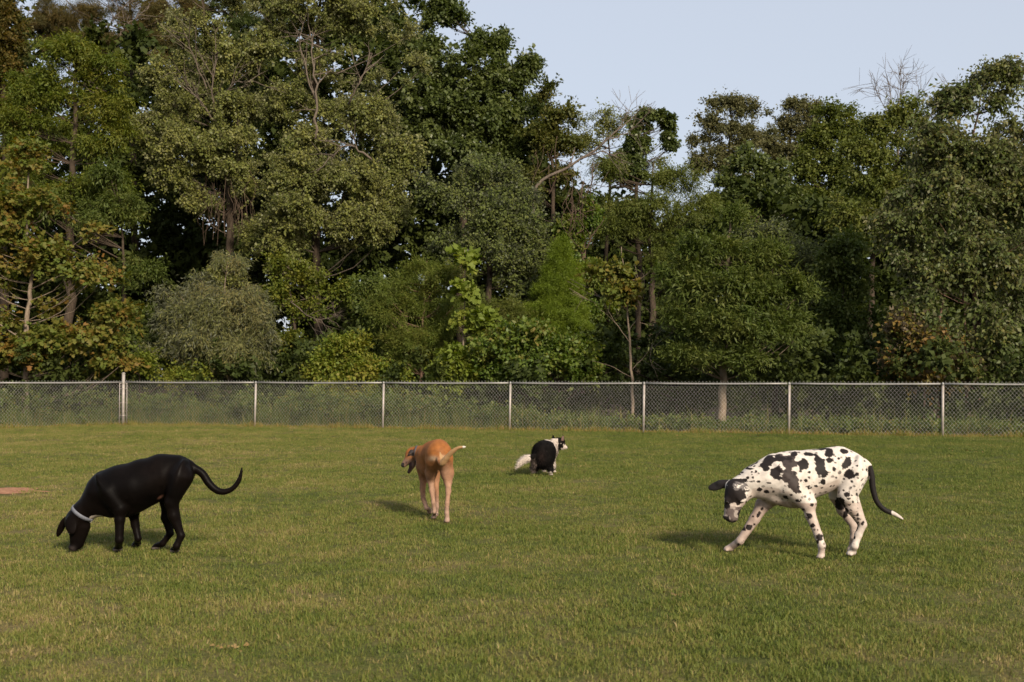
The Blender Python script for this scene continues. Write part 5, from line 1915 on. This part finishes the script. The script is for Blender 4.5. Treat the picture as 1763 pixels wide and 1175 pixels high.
def build_husky():
    q = DogFrame(860, 720, 9.793, 16.0)
    m = q.m
    B = Blob(0.0065)
    B.ell(q(735, 640, 0.0), np.eye(3), (195 * m, 0.17, 215 * m), 0.05)
    B.ell(q(760, 560, 0.12), np.eye(3), (205 * m, 0.18, 170 * m), 0.05)
    B.chain([q(740, 560, 0.0), q(800, 540, 0.2), q(870, 540, 0.34)], [165 * m, 158 * m, 130 * m], 0.05)
    B.chain([q(860, 500, 0.34), q(930, 430, 0.40), q(985, 410, 0.42)], [105 * m, 86 * m, 72 * m], 0.04)
    # head facing right, ears up
    B.ell(q(1020, 415, 0.42), axes_from((1, 0.25, -0.25), (0, 0, 1)), (92 * m, 86 * m, 88 * m), 0.025)
    B.cone(q(1060, 465, 0.43), q(1122, 500, 0.44), 50 * m, 28 * m, 0.02)
    B.cone(q(1000, 480, 0.42), q(1060, 500, 0.43), 60 * m, 36 * m, 0.03)
    B.cone(q(918, 365, 0.47), q(902, 292, 0.48), 34 * m, 9 * m, 0.012)
    B.cone(q(1058, 365, 0.38), q(1074, 292, 0.38), 36 * m, 9 * m, 0.012)
    # haunches, squatting
    f1 = q.g(858, 968)
    B.chain([q(800, 700, -0.05), q(868, 800, -0.02)], [110 * m, 84 * m], 0.04)
    B.chain([q(868, 800, -0.02), q(858, 900, -0.10)], [66 * m, 36 * m], 0.03)
    B.cone(q(858, 900, -0.10), f1 + (0, 0, 0.03), 32 * m, 30 * m, 0.02)
    paw(B, f1, (0.7, 0.7), 0.030)
    f2 = q.g(600, 938)
    B.chain([q(660, 720, 0.0), q(600, 820, 0.06)], [110 * m, 70 * m], 0.04)
    B.chain([q(600, 820, 0.06), f2 + (0, 0.02, 0.03)], [60 * m, 30 * m], 0.03)
    paw(B, f2, (0.2, 1), 0.030)
    # front legs
    f3 = gnd(860 + 915 / 9.793, 814)
    B.chain([q(905, 660, 0.34), q(912, 800, 0.34), f3 + (0, 0, 0.03)], [46 * m, 28 * m, 24 * m], 0.03)
    paw(B, f3, (0.6, 0.8), 0.030)
    f4 = f3 + np.array((-0.14, 0.06, 0))
    B.chain([q(800, 660, 0.40), f4 + (0, 0, 0.03)], [60 * m, 30 * m], 0.03)
    paw(B, f4, (0.6, 0.8), 0.030)
    # tail: a plume hanging out to the left
    tl = spline([q(600, 640, -0.10), q(520, 672, -0.14), q(440, 690, -0.18), q(360, 750, -0.20), q(292, 850, -0.2)], 14)
    B.chain(list(tl), list(np.interp(np.linspace(0, 1, 14), [0, 0.3, 0.55, 0.8, 1], [40, 50, 54, 34, 5]) * m), 0.02)
    V, Fc = B.mesh()
    zx, zy = q.back(V)
    N = vert_normals(V, Fc)
    n1, n2 = vnoise(V, 16, 31), vnoise(V, 60, 32)
    BLK = np.array((0.006, 0.005, 0.0045))
    WHT = np.array((0.46, 0.39, 0.335))
    GRY = np.array((0.13, 0.10, 0.085))
    coat = np.tile(BLK, (len(V), 1))
    coat = mixc(coat, np.exp(-(((zx - 710) / 60) ** 2 + ((zy - 660) / 110) ** 2)) * 0.6 * (V[:, 1] < q.Y), (0.022, 0.014, 0.012))
    # white collar ruff, shoulder and chest
    ruff = (zx + 10 * n2 > 770) & (zy + 8 * n2 < 440) & (zx < 1015) & (zy > 335) & ((zx - 770) * 0.42 + 395 + 8 * n1 > zy) & (V[:, 1] > q.Y + 0.1)
    coat = mixc(coat, ruff * 1.0, WHT)
    side = (zx + 7 * n1 > 925 + 18 * np.sin((zy - 430) / 90)) & (zy > 420) & (zy < 760) & (V[:, 1] > q.Y + 0.05) & (zx < 995)
    coat = mixc(coat, side * 1.0, WHT)
    legs = (V[:, 2] < 0.30) & (V[:, 1] > q.Y + 0.20)
    coat = mixc(coat, legs * 1.0, WHT)
    feet = (V[:, 2] < 0.05 + 0.02 * n1)
    coat = mixc(coat, feet * 0.9, WHT * 0.9)
    coat = mixc(coat, (zx + 8 * n2 > 915) & (zy > 735) & (zy < 860), WHT)
    # grey breeches left of the tail and fringe below
    br = np.exp(-(((zx - 565) / 58) ** 2 + ((zy - 800) / 110) ** 2)) * (V[:, 1] < q.Y + 0.15)
    coat = mixc(coat, (br * 1.2 + 0.2 * n2 - 0.1) * 1.4 * (br > 0.2), GRY * 1.4)
    coat = mixc(coat, ((zy > 850) & (zx > 600) & (zx < 800)) * (0.4 + 0.3 * n2), GRY * 1.2)
    tail = (V[:, 1] < q.Y - 0.08) & (zx < 545) & (zy < 870)
    coat = mixc(coat, tail & (zx + 8 * n2 < 520), WHT)
    # head: black cap and cheek, pale muzzle, patch behind the ear
    hd = (V[:, 1] > q.Y + 0.28) & (zx > 880) & (zy < 570)
    coat = mixc(coat, hd & (zx > 985), BLK)
    coat = mixc(coat, hd & (zx < 1000) & (zy < 345), BLK)
    coat = mixc(coat, hd & (zx > 905) & (zx + 14 * n2 - (zy - 345) * 0.4 < 985) & (zy + 6 * n1 > 348) & (zy < 430), WHT)
    coat = mixc(coat, hd & (zx + 5 * n2 > 1072) & (zy > 440), WHT)
    coat = mixc(coat, hd & (zx > 1035) & (zy > 505), WHT * 0.9)
    coat = mixc(coat, hd & (zx > 1042) & (zx < 1085) & (zy < 385) & (zy > 300) & (N[:, 1] < -0.2), (0.12, 0.075, 0.06))
    o = dog_object('dog', 'black and white husky squatting near the fence with a bushy white tail', V, Fc, coat, COAT_FUR)
    # longer hair standing off the coat
    g = np.random.default_rng(8)
    pick = g.choice(len(V), 15000)
    pick = pick[(V[pick, 2] > 0.05)]
    P, Nn = V[pick], N[pick]
    n = len(pick)
    is_tail = (P[:, 1] < q.Y - 0.08) & (zx[pick] < 545)
    isbr = br[pick] > 0.4
    ish = hd[pick] & (zx[pick] > 1000)
    L_ = np.where(is_tail, 0.038, np.where(isbr, 0.05, np.where(ish, 0.010, 0.026))) * g.uniform(0.6, 1.3, n)
    flow = np.tile(np.array((-0.25, -0.35, -0.9)), (n, 1))
    flow[is_tail] = (-0.9, 0.0, -0.55)
    d = unit(Nn * 0.55 + flow * 0.8 + g.normal(0, 0.22, (n, 3)))
    s = unit(np.cross(d, Nn)) * 0.0032
    tri = np.stack([P - s - Nn * .003, P + s - Nn * .003, P + d * L_[:, None]], 1).reshape(-1, 3)
    base = np.array(o.location)
    me_o = new_mesh('fur', tri - 0, np.arange(3 * n), np.full(n, 3), COAT_FUR, o)
    a = me_o.data.color_attributes.new('coat', 'FLOAT_COLOR', 'POINT')
    cc = np.ones((3 * n, 4), np.float32)
    cc[:, :3] = np.repeat(coat[pick] * g.uniform(0.75, 1.2, (n, 1)), 3, 0)
    a.data.foreach_set('color', cc.ravel())
    me_o['kind'] = 'stuff'
    sphere_part('nose', q(1140, 498, 0.44), 0.014, NOSE_M, o)
    sphere_part('eye', q(1092, 445, 0.385), 0.009, EYE_M, o)
    return o


build_black_dane()
build_harlequin_dane()
build_fawn_dane()
build_husky()
print('dogs', time.time() - T0)
